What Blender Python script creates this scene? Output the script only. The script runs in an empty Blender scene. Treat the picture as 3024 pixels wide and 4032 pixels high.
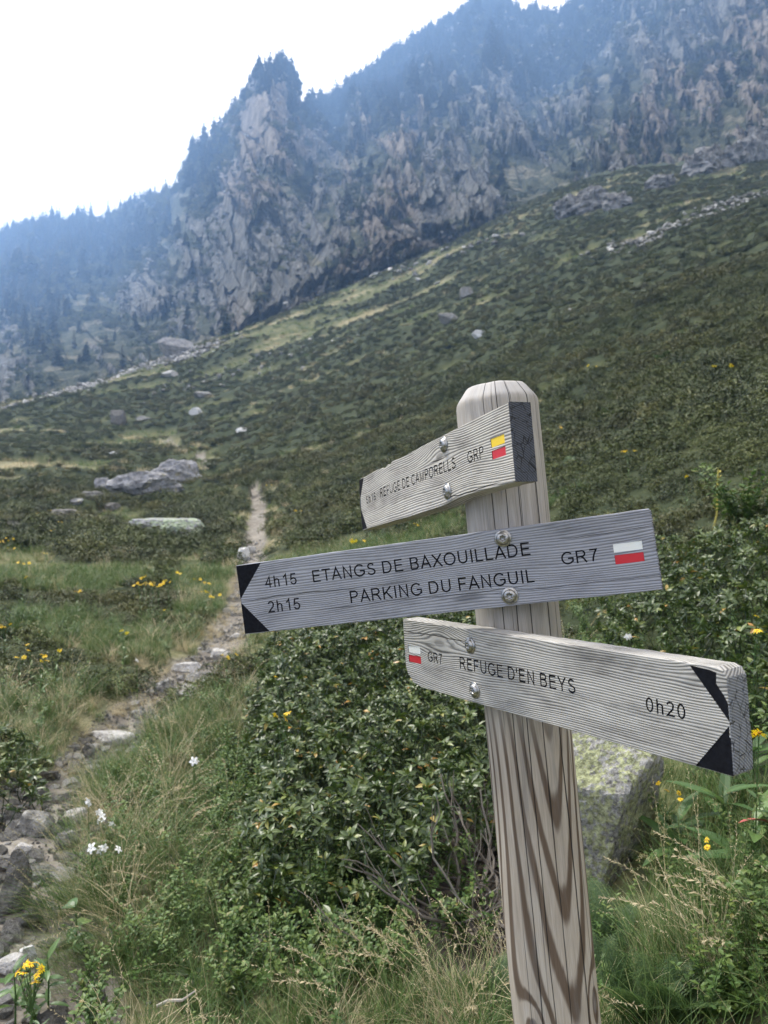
import bpy, bmesh, math, random
import numpy as np
from mathutils import Matrix, Vector

scene = bpy.context.scene
COL = scene.collection
F_PX, CU, CV = 2917.0, 1512.0, 2016.0       # focal length and centre, in pixels of a 3024 x 4032 frame
PITCH = math.radians(-3.5)

# ------------------------------------------------------------------ camera
cam_data = bpy.data.cameras.new("camera")
camera = bpy.data.objects.new("camera", cam_data)
COL.objects.link(camera)
scene.camera = camera
cam_data.sensor_fit = 'HORIZONTAL'
cam_data.sensor_width = 36.0
cam_data.lens = 36.0 * F_PX / 3024.0
cam_data.clip_start = 0.05
cam_data.clip_end = 6000.0
cam_data.dof.use_dof = True
cam_data.dof.focus_distance = 1.2
cam_data.dof.aperture_fstop = 10.5
camera.location = (0, 0, 0)
camera.rotation_euler = (math.radians(90) + PITCH, 0, 0)

# ------------------------------------------------------------------ sky, sun, exposure
SUN_EL, SUN_AZ = math.radians(52), math.radians(-48)     # azimuth measured from +Y towards +X
world = bpy.data.worlds.new("World")
scene.world = world
world.use_nodes = True
wt = world.node_tree
wt.nodes.clear()
w_out = wt.nodes.new("ShaderNodeOutputWorld")
w_bg = wt.nodes.new("ShaderNodeBackground")
w_sky = wt.nodes.new("ShaderNodeTexSky")
w_sky.sky_type = 'NISHITA'
w_sky.sun_disc = False
w_sky.sun_elevation = SUN_EL
w_sky.sun_rotation = SUN_AZ
w_sky.dust_density = 3.0
w_geo = wt.nodes.new("ShaderNodeTexCoord")
w_noise = wt.nodes.new("ShaderNodeTexNoise")
w_noise.inputs['Scale'].default_value = 2.2
w_noise.inputs['Detail'].default_value = 5.0
w_noise.inputs['Roughness'].default_value = 0.5
w_ramp = wt.nodes.new("ShaderNodeMapRange")
w_ramp.inputs['From Min'].default_value = 0.3
w_ramp.inputs['From Max'].default_value = 0.7
w_ramp.inputs['To Min'].default_value = 0.74
w_ramp.inputs['To Max'].default_value = 0.98
w_mix = wt.nodes.new("ShaderNodeMix")
w_mix.data_type = 'RGBA'
w_mix.inputs[7].default_value = (18.5, 16.5, 14.4, 1)      # thin bright cloud
wt.links.new(w_geo.outputs['Generated'], w_noise.inputs['Vector'])
wt.links.new(w_noise.outputs['Fac'], w_ramp.inputs['Value'])
wt.links.new(w_ramp.outputs['Result'], w_mix.inputs[0])
wt.links.new(w_sky.outputs['Color'], w_mix.inputs[6])
wt.links.new(w_mix.outputs[2], w_bg.inputs['Color'])
wt.links.new(w_bg.outputs['Background'], w_out.inputs['Surface'])
w_bg.inputs['Strength'].default_value = 0.108

sun_data = bpy.data.lights.new("sun", 'SUN')
sun_data.energy = 5.0
sun_data.angle = math.radians(7)
sun_data.color = (1.0, 0.95, 0.85)
sun = bpy.data.objects.new("sun", sun_data)
COL.objects.link(sun)
sun_dir = Vector((math.sin(SUN_AZ) * math.cos(SUN_EL), math.cos(SUN_AZ) * math.cos(SUN_EL), math.sin(SUN_EL)))
sun.rotation_euler = sun_dir.to_track_quat('Z', 'Y').to_euler()

scene.view_settings.view_transform = 'Standard'
scene.view_settings.look = 'None'
scene.view_settings.exposure = 0.42
scene.view_settings.gamma = 1.0
scene.view_settings.use_curve_mapping = False
scene.render.engine = 'CYCLES'
cy = scene.cycles
cy.use_denoising = True
cy.max_bounces = 6
cy.diffuse_bounces = 3
cy.glossy_bounces = 2
cy.transmission_bounces = 2
cy.transparent_max_bounces = 4
cy.volume_bounces = 1
cy.caustics_reflective = False
cy.caustics_refractive = False

rng = np.random.default_rng(7)
random.seed(7)

# ------------------------------------------------------------------ numpy noise
def _hash(ix, iy, iz, seed):
    h = (ix * 374761393 + iy * 668265263 + iz * 2147483647 + seed * 1274126177) & 0xffffffff
    h = ((h ^ (h >> 13)) * 1274126177) & 0xffffffff
    h = (h ^ (h >> 16)) & 0xffffffff
    return h / 4294967295.0

def vnoise(x, y, z=None, seed=0):
    x = np.asarray(x, float); y = np.asarray(y, float)
    z = np.zeros_like(x) if z is None else np.asarray(z, float)
    ix, iy, iz = np.floor(x).astype(np.int64), np.floor(y).astype(np.int64), np.floor(z).astype(np.int64)
    fx, fy, fz = x - ix, y - iy, z - iz
    fx = fx * fx * fx * (fx * (fx * 6 - 15) + 10)
    fy = fy * fy * fy * (fy * (fy * 6 - 15) + 10)
    fz = fz * fz * fz * (fz * (fz * 6 - 15) + 10)
    r = 0
    for dx in (0, 1):
        wx = fx if dx else 1 - fx
        for dy in (0, 1):
            wy = fy if dy else 1 - fy
            for dz in (0, 1):
                wz = fz if dz else 1 - fz
                r = r + wx * wy * wz * _hash(ix + dx, iy + dy, iz + dz, seed)
    return r                                   # 0..1

def fbm(x, y, z=None, seed=0, octaves=4, gain=0.5, lac=2.07):
    a, t, r = 1.0, 0.0, 0.0
    x = np.asarray(x, float); y = np.asarray(y, float)
    z = np.zeros_like(x) if z is None else np.asarray(z, float)
    for o in range(octaves):
        r = r + a * vnoise(x + o * 17.3, y - o * 9.1, z + o * 5.7, seed + o)
        t += a
        a *= gain
        x, y, z = x * lac, y * lac, z * lac
    return r / t

def ridged(x, y, z=None, seed=0, octaves=4, gain=0.5):
    a, t, r = 1.0, 0.0, 0.0
    x = np.asarray(x, float); y = np.asarray(y, float)
    z = np.zeros_like(x) if z is None else np.asarray(z, float)
    for o in range(octaves):
        n = 1 - np.abs(2 * vnoise(x + o * 3.3, y + o * 7.7, z - o * 2.9, seed + o) - 1)
        r = r + a * n * n
        t += a
        a *= gain
        x, y, z = x * 2.03, y * 2.03, z * 2.03
    return r / t

def sstep(a, b, x):
    t = np.clip((np.asarray(x, float) - a) / (b - a), 0, 1)
    return t * t * (3 - 2 * t)

# ------------------------------------------------------------------ view rays (used to lay the place out at real distances)
CP, SP = math.cos(PITCH), math.sin(PITCH)
FWD, UPV = np.array([0, CP, SP]), np.array([0, -SP, CP])

def ray(u, v):
    a, b = (u - CU) / F_PX, (CV - v) / F_PX
    d = np.array([a, 0, 0]) + b * UPV + FWD
    return d / math.hypot(d[0], d[1])            # per metre of horizontal range

def cam2world(p):
    p = np.asarray(p, float)
    return np.stack([p[..., 0], p[..., 1] * UPV[1] - p[..., 2] * FWD[1], p[..., 1] * UPV[2] - p[..., 2] * FWD[2]], -1)

def az_of(u, v=2200):
    d = ray(u, v)
    return math.degrees(math.atan2(d[0], d[1]))

# ------------------------------------------------------------------ terrain height
def prof(u, rows):
    out = []
    for v, r in rows:
        out.append((r, r * ray(u, v)[2]))
    return out

PROF = [
    (-180, [(0, -1.6), (10, -1.9), (100, -6), (1000, -40)]),
    (-120, [(0, -1.6), (10, -3.6), (100, -22), (1000, -48)]),
    (-70, [(0, -1.6), (10, -2.6), (100, -14), (1000, -40)]),
    (az_of(-600), [(0, -1.6)] + prof(-600, [(3400, 3.0), (2900, 4.6), (2600, 6.8), (2320, 11), (2150, 18), (2020, 32), (1920, 48), (1830, 70), (1700, 110), (1715, 128)]) + [(165, 8), (1000, 20)]),
    (az_of(0), [(0, -1.6)] + prof(0, [(3300, 3.1), (2900, 4.4), (2600, 6.3), (2300, 10.5), (2100, 18), (1950, 32), (1850, 45), (1750, 65), (1620, 105), (1645, 122)]) + [(160, 9), (1000, 22)]),
    (az_of(750), [(0, -1.6)] + prof(750, [(3400, 2.9), (2900, 4.3), (2620, 6.0), (2300, 11), (2100, 19), (1900, 35), (1750, 55), (1600, 78), (1385, 112), (1400, 122)]) + [(160, 20), (1000, 30)]),
    (az_of(1512), [(0, -1.55)] + prof(1512, [(3750, 2.15), (3200, 3.0), (2600, 5.2), (2300, 8.2), (2100, 12.5), (1800, 25), (1500, 50), (1200, 95), (1085, 112), (1095, 122)]) + [(160, 34), (1000, 50)]),
    (az_of(2250), [(0, -1.48)] + prof(2250, [(3800, 2.0), (3200, 2.85), (2700, 4.2), (2350, 6.0), (2000, 9.0), (1700, 16), (1400, 30), (1100, 60), (900, 90), (760, 118), (735, 130)]) + [(170, 60), (1000, 90)]),
    (az_of(3024), [(0, -1.42)] + prof(3024, [(3800, 1.85), (3000, 2.8), (2500, 4.0), (2200, 5.0), (1900, 7.0), (1500, 14), (1100, 32), (800, 70), (660, 112), (640, 126)]) + [(170, 62), (1000, 100)]),
    (az_of(3700), [(0, -1.4)] + prof(3700, [(3700, 1.85), (3000, 2.6), (2500, 3.6), (2100, 4.8), (1750, 7.0), (1350, 14), (900, 32), (600, 70), (480, 112), (460, 126)]) + [(170, 75), (1000, 110)]),
    (80, [(0, -1.4), (10, 3.4), (100, 42), (170, 70), (1000, 120)]),
    (130, [(0, -1.5), (10, 1.4), (100, 26), (170, 44), (1000, 90)]),
]
RT = np.concatenate([np.linspace(0, 1.8, 8)[:-1], np.geomspace(1.8, 1000, 420)])
AZT = np.arange(-180, 180.01, 0.5)

def pchip(xk, yk, x):
    xk, yk = np.array(xk, float), np.array(yk, float)
    h = np.diff(xk); d = np.diff(yk) / h
    m = np.zeros_like(yk)
    for i in range(1, len(xk) - 1):
        if d[i - 1] * d[i] > 0:
            w1, w2 = 2 * h[i] + h[i - 1], h[i] + 2 * h[i - 1]
            m[i] = (w1 + w2) / (w1 / d[i - 1] + w2 / d[i])
    m[0], m[-1] = d[0], d[-1]
    i = np.clip(np.searchsorted(xk, x) - 1, 0, len(h) - 1)
    t = (x - xk[i]) / h[i]
    return ((2 * t**3 - 3 * t**2 + 1) * yk[i] + (t**3 - 2 * t**2 + t) * h[i] * m[i]
            + (-2 * t**3 + 3 * t**2) * yk[i + 1] + (t**3 - t**2) * h[i] * m[i + 1])

_kaz = [p[0] for p in PROF]
_ktab = np.array([pchip([a for a, _ in p[1]], [b for _, b in p[1]], RT) for p in PROF])     # K x R
_ka = np.array([_kaz[-2] - 360, _kaz[-1] - 360] + _kaz + [_kaz[0] + 360, _kaz[1] + 360])
_kt = np.vstack([_ktab[-2:], _ktab, _ktab[:2]])

def _cub(xk, yk, x):                                   # Catmull-Rom with uneven knots, on rows of a table
    h = np.diff(xk)
    m = np.zeros_like(yk)
    d = np.diff(yk, axis=0) / h[:, None]
    m[1:-1] = (d[:-1] * h[1:, None] + d[1:] * h[:-1, None]) / (h[1:] + h[:-1])[:, None]
    m[0], m[-1] = d[0], d[-1]
    i = np.clip(np.searchsorted(xk, x) - 1, 0, len(h) - 1)
    t = ((x - xk[i]) / h[i])[:, None]; hh = h[i][:, None]
    return ((2 * t**3 - 3 * t**2 + 1) * yk[i] + (t**3 - 2 * t**2 + t) * hh * m[i]
            + (-2 * t**3 + 3 * t**2) * yk[i + 1] + (t**3 - t**2) * hh * m[i + 1])

HT = _cub(_ka, _kt, AZT)                               # AZ x R

def ground_smooth(x, y):
    x = np.asarray(x, float); y = np.asarray(y, float)
    r = np.hypot(x, y); az = np.degrees(np.arctan2(x, y))
    ai = np.clip((az + 180) / 0.5, 0, len(AZT) - 1.001)
    a0 = ai.astype(int); fa = ai - a0
    rj = np.interp(r, RT, np.arange(len(RT)))
    r0 = np.clip(rj.astype(int), 0, len(RT) - 2); fr = rj - r0
    return ((HT[a0, r0] * (1 - fr) + HT[a0, r0 + 1] * fr) * (1 - fa)
            + (HT[a0 + 1, r0] * (1 - fr) + HT[a0 + 1, r0 + 1] * fr) * fa)

def hit_smooth(u, v, rmax=140.0, h=0.0):
    d = ray(u, v)
    rs = np.geomspace(1.2, rmax, 1500)
    g = ground_smooth(rs * d[0], rs * d[1]) + h
    below = np.nonzero(rs * d[2] < g)[0]
    r = rs[below[0]] if len(below) else rmax
    return np.array([r * d[0], r * d[1]])

PATH_PX = [(-560, 4300, .50), (-350, 3900, .50), (-190, 3560, .42), (60, 3270, .30), (235, 3030, .19), (430, 2890, .19), (600, 2760, .22), (740, 2650, .25),
           (860, 2550, .23), (935, 2440, .20), (955, 2330, .20), (985, 2220, .25), (1008, 2100, .25), (1022, 1960, .26), (990, 1905, .20)]
PATH = np.array([list(hit_smooth(u, v)) + [w] for u, v, w in PATH_PX])
PATH2 = np.array([list(hit_smooth(u, v)) + [w] for u, v, w in [(840, 1850, .2), (770, 1805, .25), (690, 1765, .25), (640, 1740, .2)]])

def polyline_dist(x, y, P):
    """signed-free distance to the polyline, minus its half width (so <0 is inside)"""
    best = np.full(np.shape(x), 1e9)
    for a, b in zip(P[:-1], P[1:]):
        dx, dy = b[0] - a[0], b[1] - a[1]
        t = np.clip(((x - a[0]) * dx + (y - a[1]) * dy) / (dx * dx + dy * dy), 0, 1)
        d = np.hypot(x - a[0] - t * dx, y - a[1] - t * dy) - (a[2] + t * (b[2] - a[2]))
        best = np.minimum(best, d)
    return best

def path_d(x, y):
    n = 0.22 * (fbm(x * 2.3, y * 2.3, seed=31, octaves=3) - 0.5)
    return np.minimum(polyline_dist(x, y, PATH), polyline_dist(x, y, PATH2)) + n

def in_poly(x, y, poly):
    x = np.asarray(x); y = np.asarray(y)
    r = np.zeros(x.shape, bool)
    n = len(poly)
    for i in range(n):
        x1, y1 = poly[i]; x2, y2 = poly[(i + 1) % n]
        c = ((y1 > y) != (y2 > y)) & (x < (x2 - x1) * (y - y1) / ((y2 - y1) + 1e-12) + x1)
        r ^= c
    return r

def world_poly(px, h=0.0):
    return [tuple(hit_smooth(u, v, h=h)) for u, v in px]

BUSH_POLY = world_poly([(1010, 2560), (1240, 2480), (1560, 2440), (1960, 2420), (2090, 2700), (2120, 3050), (2060, 3420), (1960, 3640),
                        (1660, 3660), (1430, 3640), (1150, 3640), (860, 3560), (870, 3300), (980, 3080), (930, 2900), (960, 2720)], h=0.12)
BILB_POLY = world_poly([(1000, 3560), (1350, 3420), (1650, 3560), (1640, 3860), (1350, 3900), (1050, 3900), (900, 3740)])
RBUSH_POLY = world_poly([(2230, 2420), (2600, 2250), (3200, 2150), (3500, 2900), (3060, 3160), (2760, 3030), (2600, 2880), (2350, 2760)])
DARK_POLYS = [world_poly(p) for p in (
    [(360, 2440), (420, 2330), (640, 2290), (740, 2370), (640, 2450), (480, 2480)],
    [(190, 2220), (330, 2110), (560, 2120), (600, 2200), (420, 2240)],
    [(560, 2040), (720, 1960), (960, 1890), (1000, 1950), (900, 2060), (700, 2110)],
    [(-60, 2420), (30, 2290), (90, 2330), (60, 2460)],
    [(-60, 3260), (-40, 2900), (160, 2960), (180, 3080), (60, 3200)],
    [(560, 2800), (500, 2700), (640, 2600), (800, 2560), (830, 2640), (720, 2760)],
    [(0, 2010), (160, 1950), (420, 1930), (380, 2020), (120, 2060)],
    [(400, 1870), (560, 1800), (760, 1830), (700, 1900), (520, 1930)],
)]
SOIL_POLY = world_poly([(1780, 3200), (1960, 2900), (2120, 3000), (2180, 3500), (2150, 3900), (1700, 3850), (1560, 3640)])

def masks(x, y):
    """shrub, dry, path, soil in 0..1 and the signed path distance"""
    x = np.asarray(x, float); y = np.asarray(y, float)
    r = np.hypot(x, y)
    pd = path_d(x, y)
    # streaky pattern: strips run across the slope
    ca, sa = math.cos(0.12), math.sin(0.12)
    xs, ys = x * ca + y * sa, -x * sa + y * ca
    sc = np.clip(r / 40.0, 0.35, 3.0)
    n1 = fbm(xs / 13.0, ys / 3.6, seed=3, octaves=4)
    n2 = fbm(xs / 4.2, ys / 2.2, seed=11, octaves=4)
    far = sstep(55, 108, r)
    left = sstep(2.0, -3.0, x) * sstep(34, 14, r)
    shrub = sstep(0.44, 0.56, n1 * 0.5 + n2 * 0.5 + 0.095 - 0.075 * far - 0.04 * left + 0.05 * sstep(1, 8, x))
    dry = sstep(0.52, 0.68, fbm(xs / 9.0, ys / 1.7, seed=23, octaves=4) + 0.035 * far - 0.01 * left) * (1 - 0.8 * shrub)
    for p in DARK_POLYS:
        shrub = np.where(in_poly(x, y, p), 1.0, shrub)
    edge = sstep(1.1, 0.15, pd)
    shrub = shrub * (1 - edge * sstep(0.62, 0.4, fbm(x * .9, y * .9, seed=5)))
    near = sstep(5.2, 4.2, r)
    inb = in_poly(x, y, BUSH_POLY) | in_poly(x, y, RBUSH_POLY)
    shrub = np.where(near > 0, shrub * (1 - near), shrub)
    shrub = np.where(inb, 1.0, shrub)
    dry = np.maximum(dry, edge * 0.5 * sstep(0.45, 0.6, fbm(x * .8, y * .8, seed=6)))
    path = sstep(0.05, -0.08, pd)
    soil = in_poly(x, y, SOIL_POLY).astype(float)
    return shrub * (1 - path), dry * (1 - path), path, soil, pd

def ground(x, y):
    x = np.asarray(x, float); y = np.asarray(y, float)
    r = np.hypot(x, y)
    g = ground_smooth(x, y)
    g = g + (fbm(x / 1.3, y / 1.3, seed=41, octaves=4) - 0.5) * 0.16 * sstep(0.5, 4, r)
    g = g + (fbm(x / 9.0, y / 9.0, seed=43, octaves=4) - 0.5) * 1.3 * sstep(8, 60, r)
    pd = polyline_dist(x, y, PATH)
    g = g - 0.07 * sstep(0.25, -0.25, pd)
    return g

def surface(x, y):
    """ground plus the hummocks under the shrub cover"""
    x = np.asarray(x, float); y = np.asarray(y, float)
    r = np.hypot(x, y)
    sh_ = masks(x, y)[0]
    return ground(x, y) + sh_ * sstep(8, 30, r) * (0.05 + 0.55 * ridged(x / 2.2, y / 2.2, seed=51, octaves=3))

def hit(u, v, h=0.0, rmax=140.0):
    d = ray(u, v)
    rs = np.geomspace(1.2, rmax, 2500)
    g = ground(rs * d[0], rs * d[1]) + h
    below = np.nonzero(rs * d[2] < g)[0]
    r = rs[below[0]] if len(below) else rmax
    x, y = r * d[0], r * d[1]
    return np.array([x, y, float(ground(x, y))])

# ------------------------------------------------------------------ mesh helpers
def mesh_np(name, V, faces, mats=(), attrs=None, smooth=False, uvs=None, midx=None):
    """faces: an (n,3|4) array or a list of such arrays"""
    me = bpy.data.meshes.new(name)
    V = np.asarray(V, np.float32)
    if isinstance(faces, np.ndarray):
        faces = [faces]
    faces = [f for f in faces if len(f)]
    me.vertices.add(len(V))
    me.vertices.foreach_set("co", V.ravel())
    loops = np.concatenate([f.ravel() for f in faces]).astype(np.int32)
    cnt = np.concatenate([np.full(len(f), f.shape[1]) for f in faces]).astype(np.int32)
    me.loops.add(len(loops))
    me.loops.foreach_set("vertex_index", loops)
    me.polygons.add(len(cnt))
    me.polygons.foreach_set("loop_start", np.concatenate([[0], np.cumsum(cnt)[:-1]]).astype(np.int32))
    me.polygons.foreach_set("loop_total", cnt)
    if midx is not None:
        me.polygons.foreach_set("material_index", np.asarray(midx, np.int32))
    me.polygons.foreach_set("use_smooth", np.full(len(cnt), smooth))
    for k, a in (attrs or {}).items():
        a = np.asarray(a, np.float32)
        if a.ndim == 1:
            me.attributes.new(k, 'FLOAT', 'POINT').data.foreach_set("value", a)
        elif a.shape[1] == 3:
            me.attributes.new(k, 'FLOAT_VECTOR', 'POINT').data.foreach_set("vector", a.ravel())
        else:
            me.attributes.new(k, 'FLOAT_COLOR', 'POINT').data.foreach_set("color", a.ravel())
    if uvs is not None:
        uvl = me.uv_layers.new(name="UVMap")
        uvl.data.foreach_set("uv", np.asarray(uvs, np.float32)[loops].ravel())
    for m in mats:
        me.materials.append(m)
    me.update()
    me.validate()
    return me

def link(name, data, parent=None, loc=None, rot=None, scale=None, matrix=None):
    o = bpy.data.objects.new(name, data)
    COL.objects.link(o)
    if parent is not None:
        o.parent = parent
    if matrix is not None:
        o.matrix_local = matrix
    else:
        if loc is not None: o.location = loc
        if rot is not None: o.rotation_euler = rot
        if scale is not None: o.scale = (scale,) * 3 if np.isscalar(scale) else scale
    return o

def tag(o, label=None, cat=None, group=None, kind=None):
    if label: o['label'] = label
    if cat: o['category'] = cat
    if group: o['group'] = group
    if kind: o['kind'] = kind
    return o

def empty(name, loc, label, cat, group=None, rot=(0, 0, 0), scale=1.0):
    o = link(name, None, loc=loc, rot=rot, scale=scale)
    o.empty_display_size = 0.1
    return tag(o, label, cat, group)

class Geo:
    """collects vertices and faces with a per-vertex value"""
    def __init__(self):
        self.V, self.Q, self.T, self.A, self.n = [], [], [], [], 0
    def add(self, V, quads=None, tris=None, a=0.5):
        V = np.asarray(V, float)
        if quads is not None and len(quads): self.Q.append(np.asarray(quads) + self.n)
        if tris is not None and len(tris): self.T.append(np.asarray(tris) + self.n)
        self.V.append(V)
        self.A.append(np.full(len(V), a) if np.isscalar(a) else np.asarray(a, float))
        self.n += len(V)
    def mesh(self, name, mats, smooth=False):
        fs = []
        if self.Q: fs.append(np.concatenate(self.Q))
        if self.T: fs.append(np.concatenate(self.T))
        return mesh_np(name, np.concatenate(self.V), fs, mats, {'tone': np.concatenate(self.A)}, smooth)

def rotz(a):
    c, s = math.cos(a), math.sin(a)
    return np.array([[c, -s, 0], [s, c, 0], [0, 0, 1]])

def rotx(a):
    c, s = math.cos(a), math.sin(a)
    return np.array([[1, 0, 0], [0, c, -s], [0, s, c]])

def roty(a):
    c, s = math.cos(a), math.sin(a)
    return np.array([[c, 0, s], [0, 1, 0], [-s, 0, c]])

def frame_to(d):
    """rotation whose Z axis is d"""
    d = np.asarray(d, float); d = d / np.linalg.norm(d)
    a = np.array([0, 0, 1.0]) if abs(d[2]) < 0.9 else np.array([1.0, 0, 0])
    x = np.cross(a, d); x /= np.linalg.norm(x)
    return np.stack([x, np.cross(d, x), d], 1)

def tube(g, pts, radii, sides=5, a=0.5, cap=True):
    pts = np.asarray(pts, float); radii = np.broadcast_to(radii, (len(pts),))
    rings = []
    for i, p in enumerate(pts):
        d = pts[min(i + 1, len(pts) - 1)] - pts[max(i - 1, 0)]
        M = frame_to(d + 1e-9)
        t = np.linspace(0, 2 * math.pi, sides, endpoint=False)
        rings.append(p + (np.stack([np.cos(t), np.sin(t), 0 * t], 1) * radii[i]) @ M.T)
    V = np.concatenate(rings)
    q = []
    for i in range(len(pts) - 1):
        for j in range(sides):
            k = (j + 1) % sides
            q.append((i * sides + j, i * sides + k, (i + 1) * sides + k, (i + 1) * sides + j))
    g.add(V, quads=q, a=a)

# ------------------------------------------------------------------ shader DSL
class X:
    def __init__(s, nt, sock): s.nt, s.s = nt, sock
    def _m(s, op, *o, clamp=False):
        n = s.nt.nodes.new("ShaderNodeMath"); n.operation = op; n.use_clamp = clamp
        for i, v in enumerate((s,) + o):
            if isinstance(v, X): s.nt.links.new(v.s, n.inputs[i])
            else: n.inputs[i].default_value = v
        return X(s.nt, n.outputs[0])
    def __add__(s, o): return s._m('ADD', o)
    __radd__ = __add__
    def __sub__(s, o): return s._m('SUBTRACT', o)
    def __rsub__(s, o): return (s * -1.0) + o
    def __mul__(s, o): return s._m('MULTIPLY', o)
    __rmul__ = __mul__
    def __truediv__(s, o): return s._m('DIVIDE', o)
    def __neg__(s): return s * -1.0
    def sin(s): return s._m('SINE')
    def abs(s): return s._m('ABSOLUTE')
    def exp(s): return s._m('EXPONENT')
    def pow(s, p): return s._m('POWER', p)
    def max(s, o): return s._m('MAXIMUM', o)
    def min(s, o): return s._m('MINIMUM', o)
    def step(s, a, b):
        n = s.nt.nodes.new("ShaderNodeMapRange"); n.interpolation_type = 'SMOOTHSTEP'
        s.nt.links.new(s.s, n.inputs['Value'])
        n.inputs['From Min'].default_value = a; n.inputs['From Max'].default_value = b
        if a > b:
            n.inputs['From Min'].default_value = b; n.inputs['From Max'].default_value = a
            n.inputs['To Min'].default_value = 1; n.inputs['To Max'].default_value = 0
        return X(s.nt, n.outputs['Result'])

class Mat:
    def __init__(s, name, rough=0.8, spec=0.3, metal=0.0):
        s.m = bpy.data.materials.new(name); s.m.use_nodes = True
        s.nt = s.m.node_tree
        s.b = s.nt.nodes['Principled BSDF']
        s.b.inputs['Roughness'].default_value = rough
        s.b.inputs['Specular IOR Level'].default_value = spec
        s.b.inputs['Metallic'].default_value = metal
    def node(s, t): return s.nt.nodes.new(t)
    def l(s, a, b): s.nt.links.new(a.s if isinstance(a, X) else a, b)
    def coord(s, kind='Object'):
        n = s.node("ShaderNodeTexCoord")
        return n.outputs[kind]
    def sep(s, vec):
        n = s.node("ShaderNodeSeparateXYZ"); s.l(vec, n.inputs[0])
        return [X(s.nt, n.outputs[i]) for i in range(3)]
    def vec(s, x, y, z):
        n = s.node("ShaderNodeCombineXYZ")
        for i, v in enumerate((x, y, z)):
            if isinstance(v, X): s.l(v, n.inputs[i])
            else: n.inputs[i].default_value = v
        return n.outputs[0]
    def scaled(s, vec, sc):
        n = s.node("ShaderNodeVectorMath"); n.operation = 'MULTIPLY'
        s.l(vec, n.inputs[0]); n.inputs[1].default_value = sc if not np.isscalar(sc) else (sc,) * 3
        return n.outputs[0]
    def noise(s, vec, scale=1.0, detail=3.0, rough=0.5, dist=0.0):
        n = s.node("ShaderNodeTexNoise")
        s.l(vec, n.inputs['Vector'])
        n.inputs['Scale'].default_value = scale; n.inputs['Detail'].default_value = detail
        n.inputs['Roughness'].default_value = rough; n.inputs['Distortion'].default_value = dist
        return X(s.nt, n.outputs[0])
    def voronoi(s, vec, scale=1.0, feature='F1', out=0, rnd=1.0):
        n = s.node("ShaderNodeTexVoronoi"); n.feature = feature
        s.l(vec, n.inputs['Vector']); n.inputs['Scale'].default_value = scale
        n.inputs['Randomness'].default_value = rnd
        return X(s.nt, n.outputs[out])
    def attr(s, name, typ='GEOMETRY', out='Fac'):
        n = s.node("ShaderNodeAttribute"); n.attribute_name = name; n.attribute_type = typ
        return X(s.nt, n.outputs[out])
    def rand(s):
        n = s.node("ShaderNodeObjectInfo"); return X(s.nt, n.outputs['Random'])
    def mix(s, f, a, b, mode='MIX'):
        n = s.node("ShaderNodeMix"); n.data_type = 'RGBA'; n.blend_type = mode
        if isinstance(f, X): s.l(f, n.inputs[0])
        else: n.inputs[0].default_value = f
        for v, i in ((a, 6), (b, 7)):
            if isinstance(v, X): s.l(v, n.inputs[i])
            elif isinstance(v, tuple): n.inputs[i].default_value = v + (1,)
            else: s.l(v, n.inputs[i])
        return X(s.nt, n.outputs[2])
    def ramp(s, f, stops):
        n = s.node("ShaderNodeValToRGB"); s.l(f, n.inputs[0])
        e = n.color_ramp.elements
        while len(e) < len(stops): e.new(0.5)
        for k, (p, c) in enumerate(stops):
            e[k].position = p; e[k].color = tuple(c) + (1,)
        return X(s.nt, n.outputs[0])
    def color(s, c):
        if isinstance(c, tuple): s.b.inputs['Base Color'].default_value = c + (1,)
        else: s.l(c, s.b.inputs['Base Color'])
        return s
    def bump(s, h, strength=0.5, dist=0.01):
        n = s.node("ShaderNodeBump"); s.l(h, n.inputs['Height'])
        n.inputs['Strength'].default_value = strength; n.inputs['Distance'].default_value = dist
        s.l(n.outputs[0], s.b.inputs['Normal'])
        return s
    def rough(s, x):
        s.l(x, s.b.inputs['Roughness']); return s

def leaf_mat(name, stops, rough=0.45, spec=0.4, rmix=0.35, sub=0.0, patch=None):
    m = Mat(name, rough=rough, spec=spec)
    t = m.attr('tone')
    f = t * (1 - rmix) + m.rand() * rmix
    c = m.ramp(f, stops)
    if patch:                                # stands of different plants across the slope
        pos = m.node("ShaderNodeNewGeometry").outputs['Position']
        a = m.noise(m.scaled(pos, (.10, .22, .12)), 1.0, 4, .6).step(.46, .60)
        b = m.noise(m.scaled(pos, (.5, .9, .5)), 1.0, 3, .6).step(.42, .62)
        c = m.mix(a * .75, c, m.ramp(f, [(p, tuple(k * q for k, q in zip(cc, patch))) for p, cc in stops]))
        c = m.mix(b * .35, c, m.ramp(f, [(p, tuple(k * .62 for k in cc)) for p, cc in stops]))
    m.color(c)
    if sub:
        tr = m.node("ShaderNodeBsdfTranslucent")
        m.l(m.ramp(f, [(p, tuple(min(1, k * 1.5) for k in c)) for p, c in stops]), tr.inputs['Color'])
        mx = m.node("ShaderNodeMixShader"); mx.inputs[0].default_value = sub
        m.l(m.b.outputs[0], mx.inputs[1]); m.l(tr.outputs[0], mx.inputs[2])
        out = [n for n in m.nt.nodes if n.type == 'OUTPUT_MATERIAL'][0]
        m.l(mx.outputs[0], out.inputs[0])
    return m.m

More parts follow.
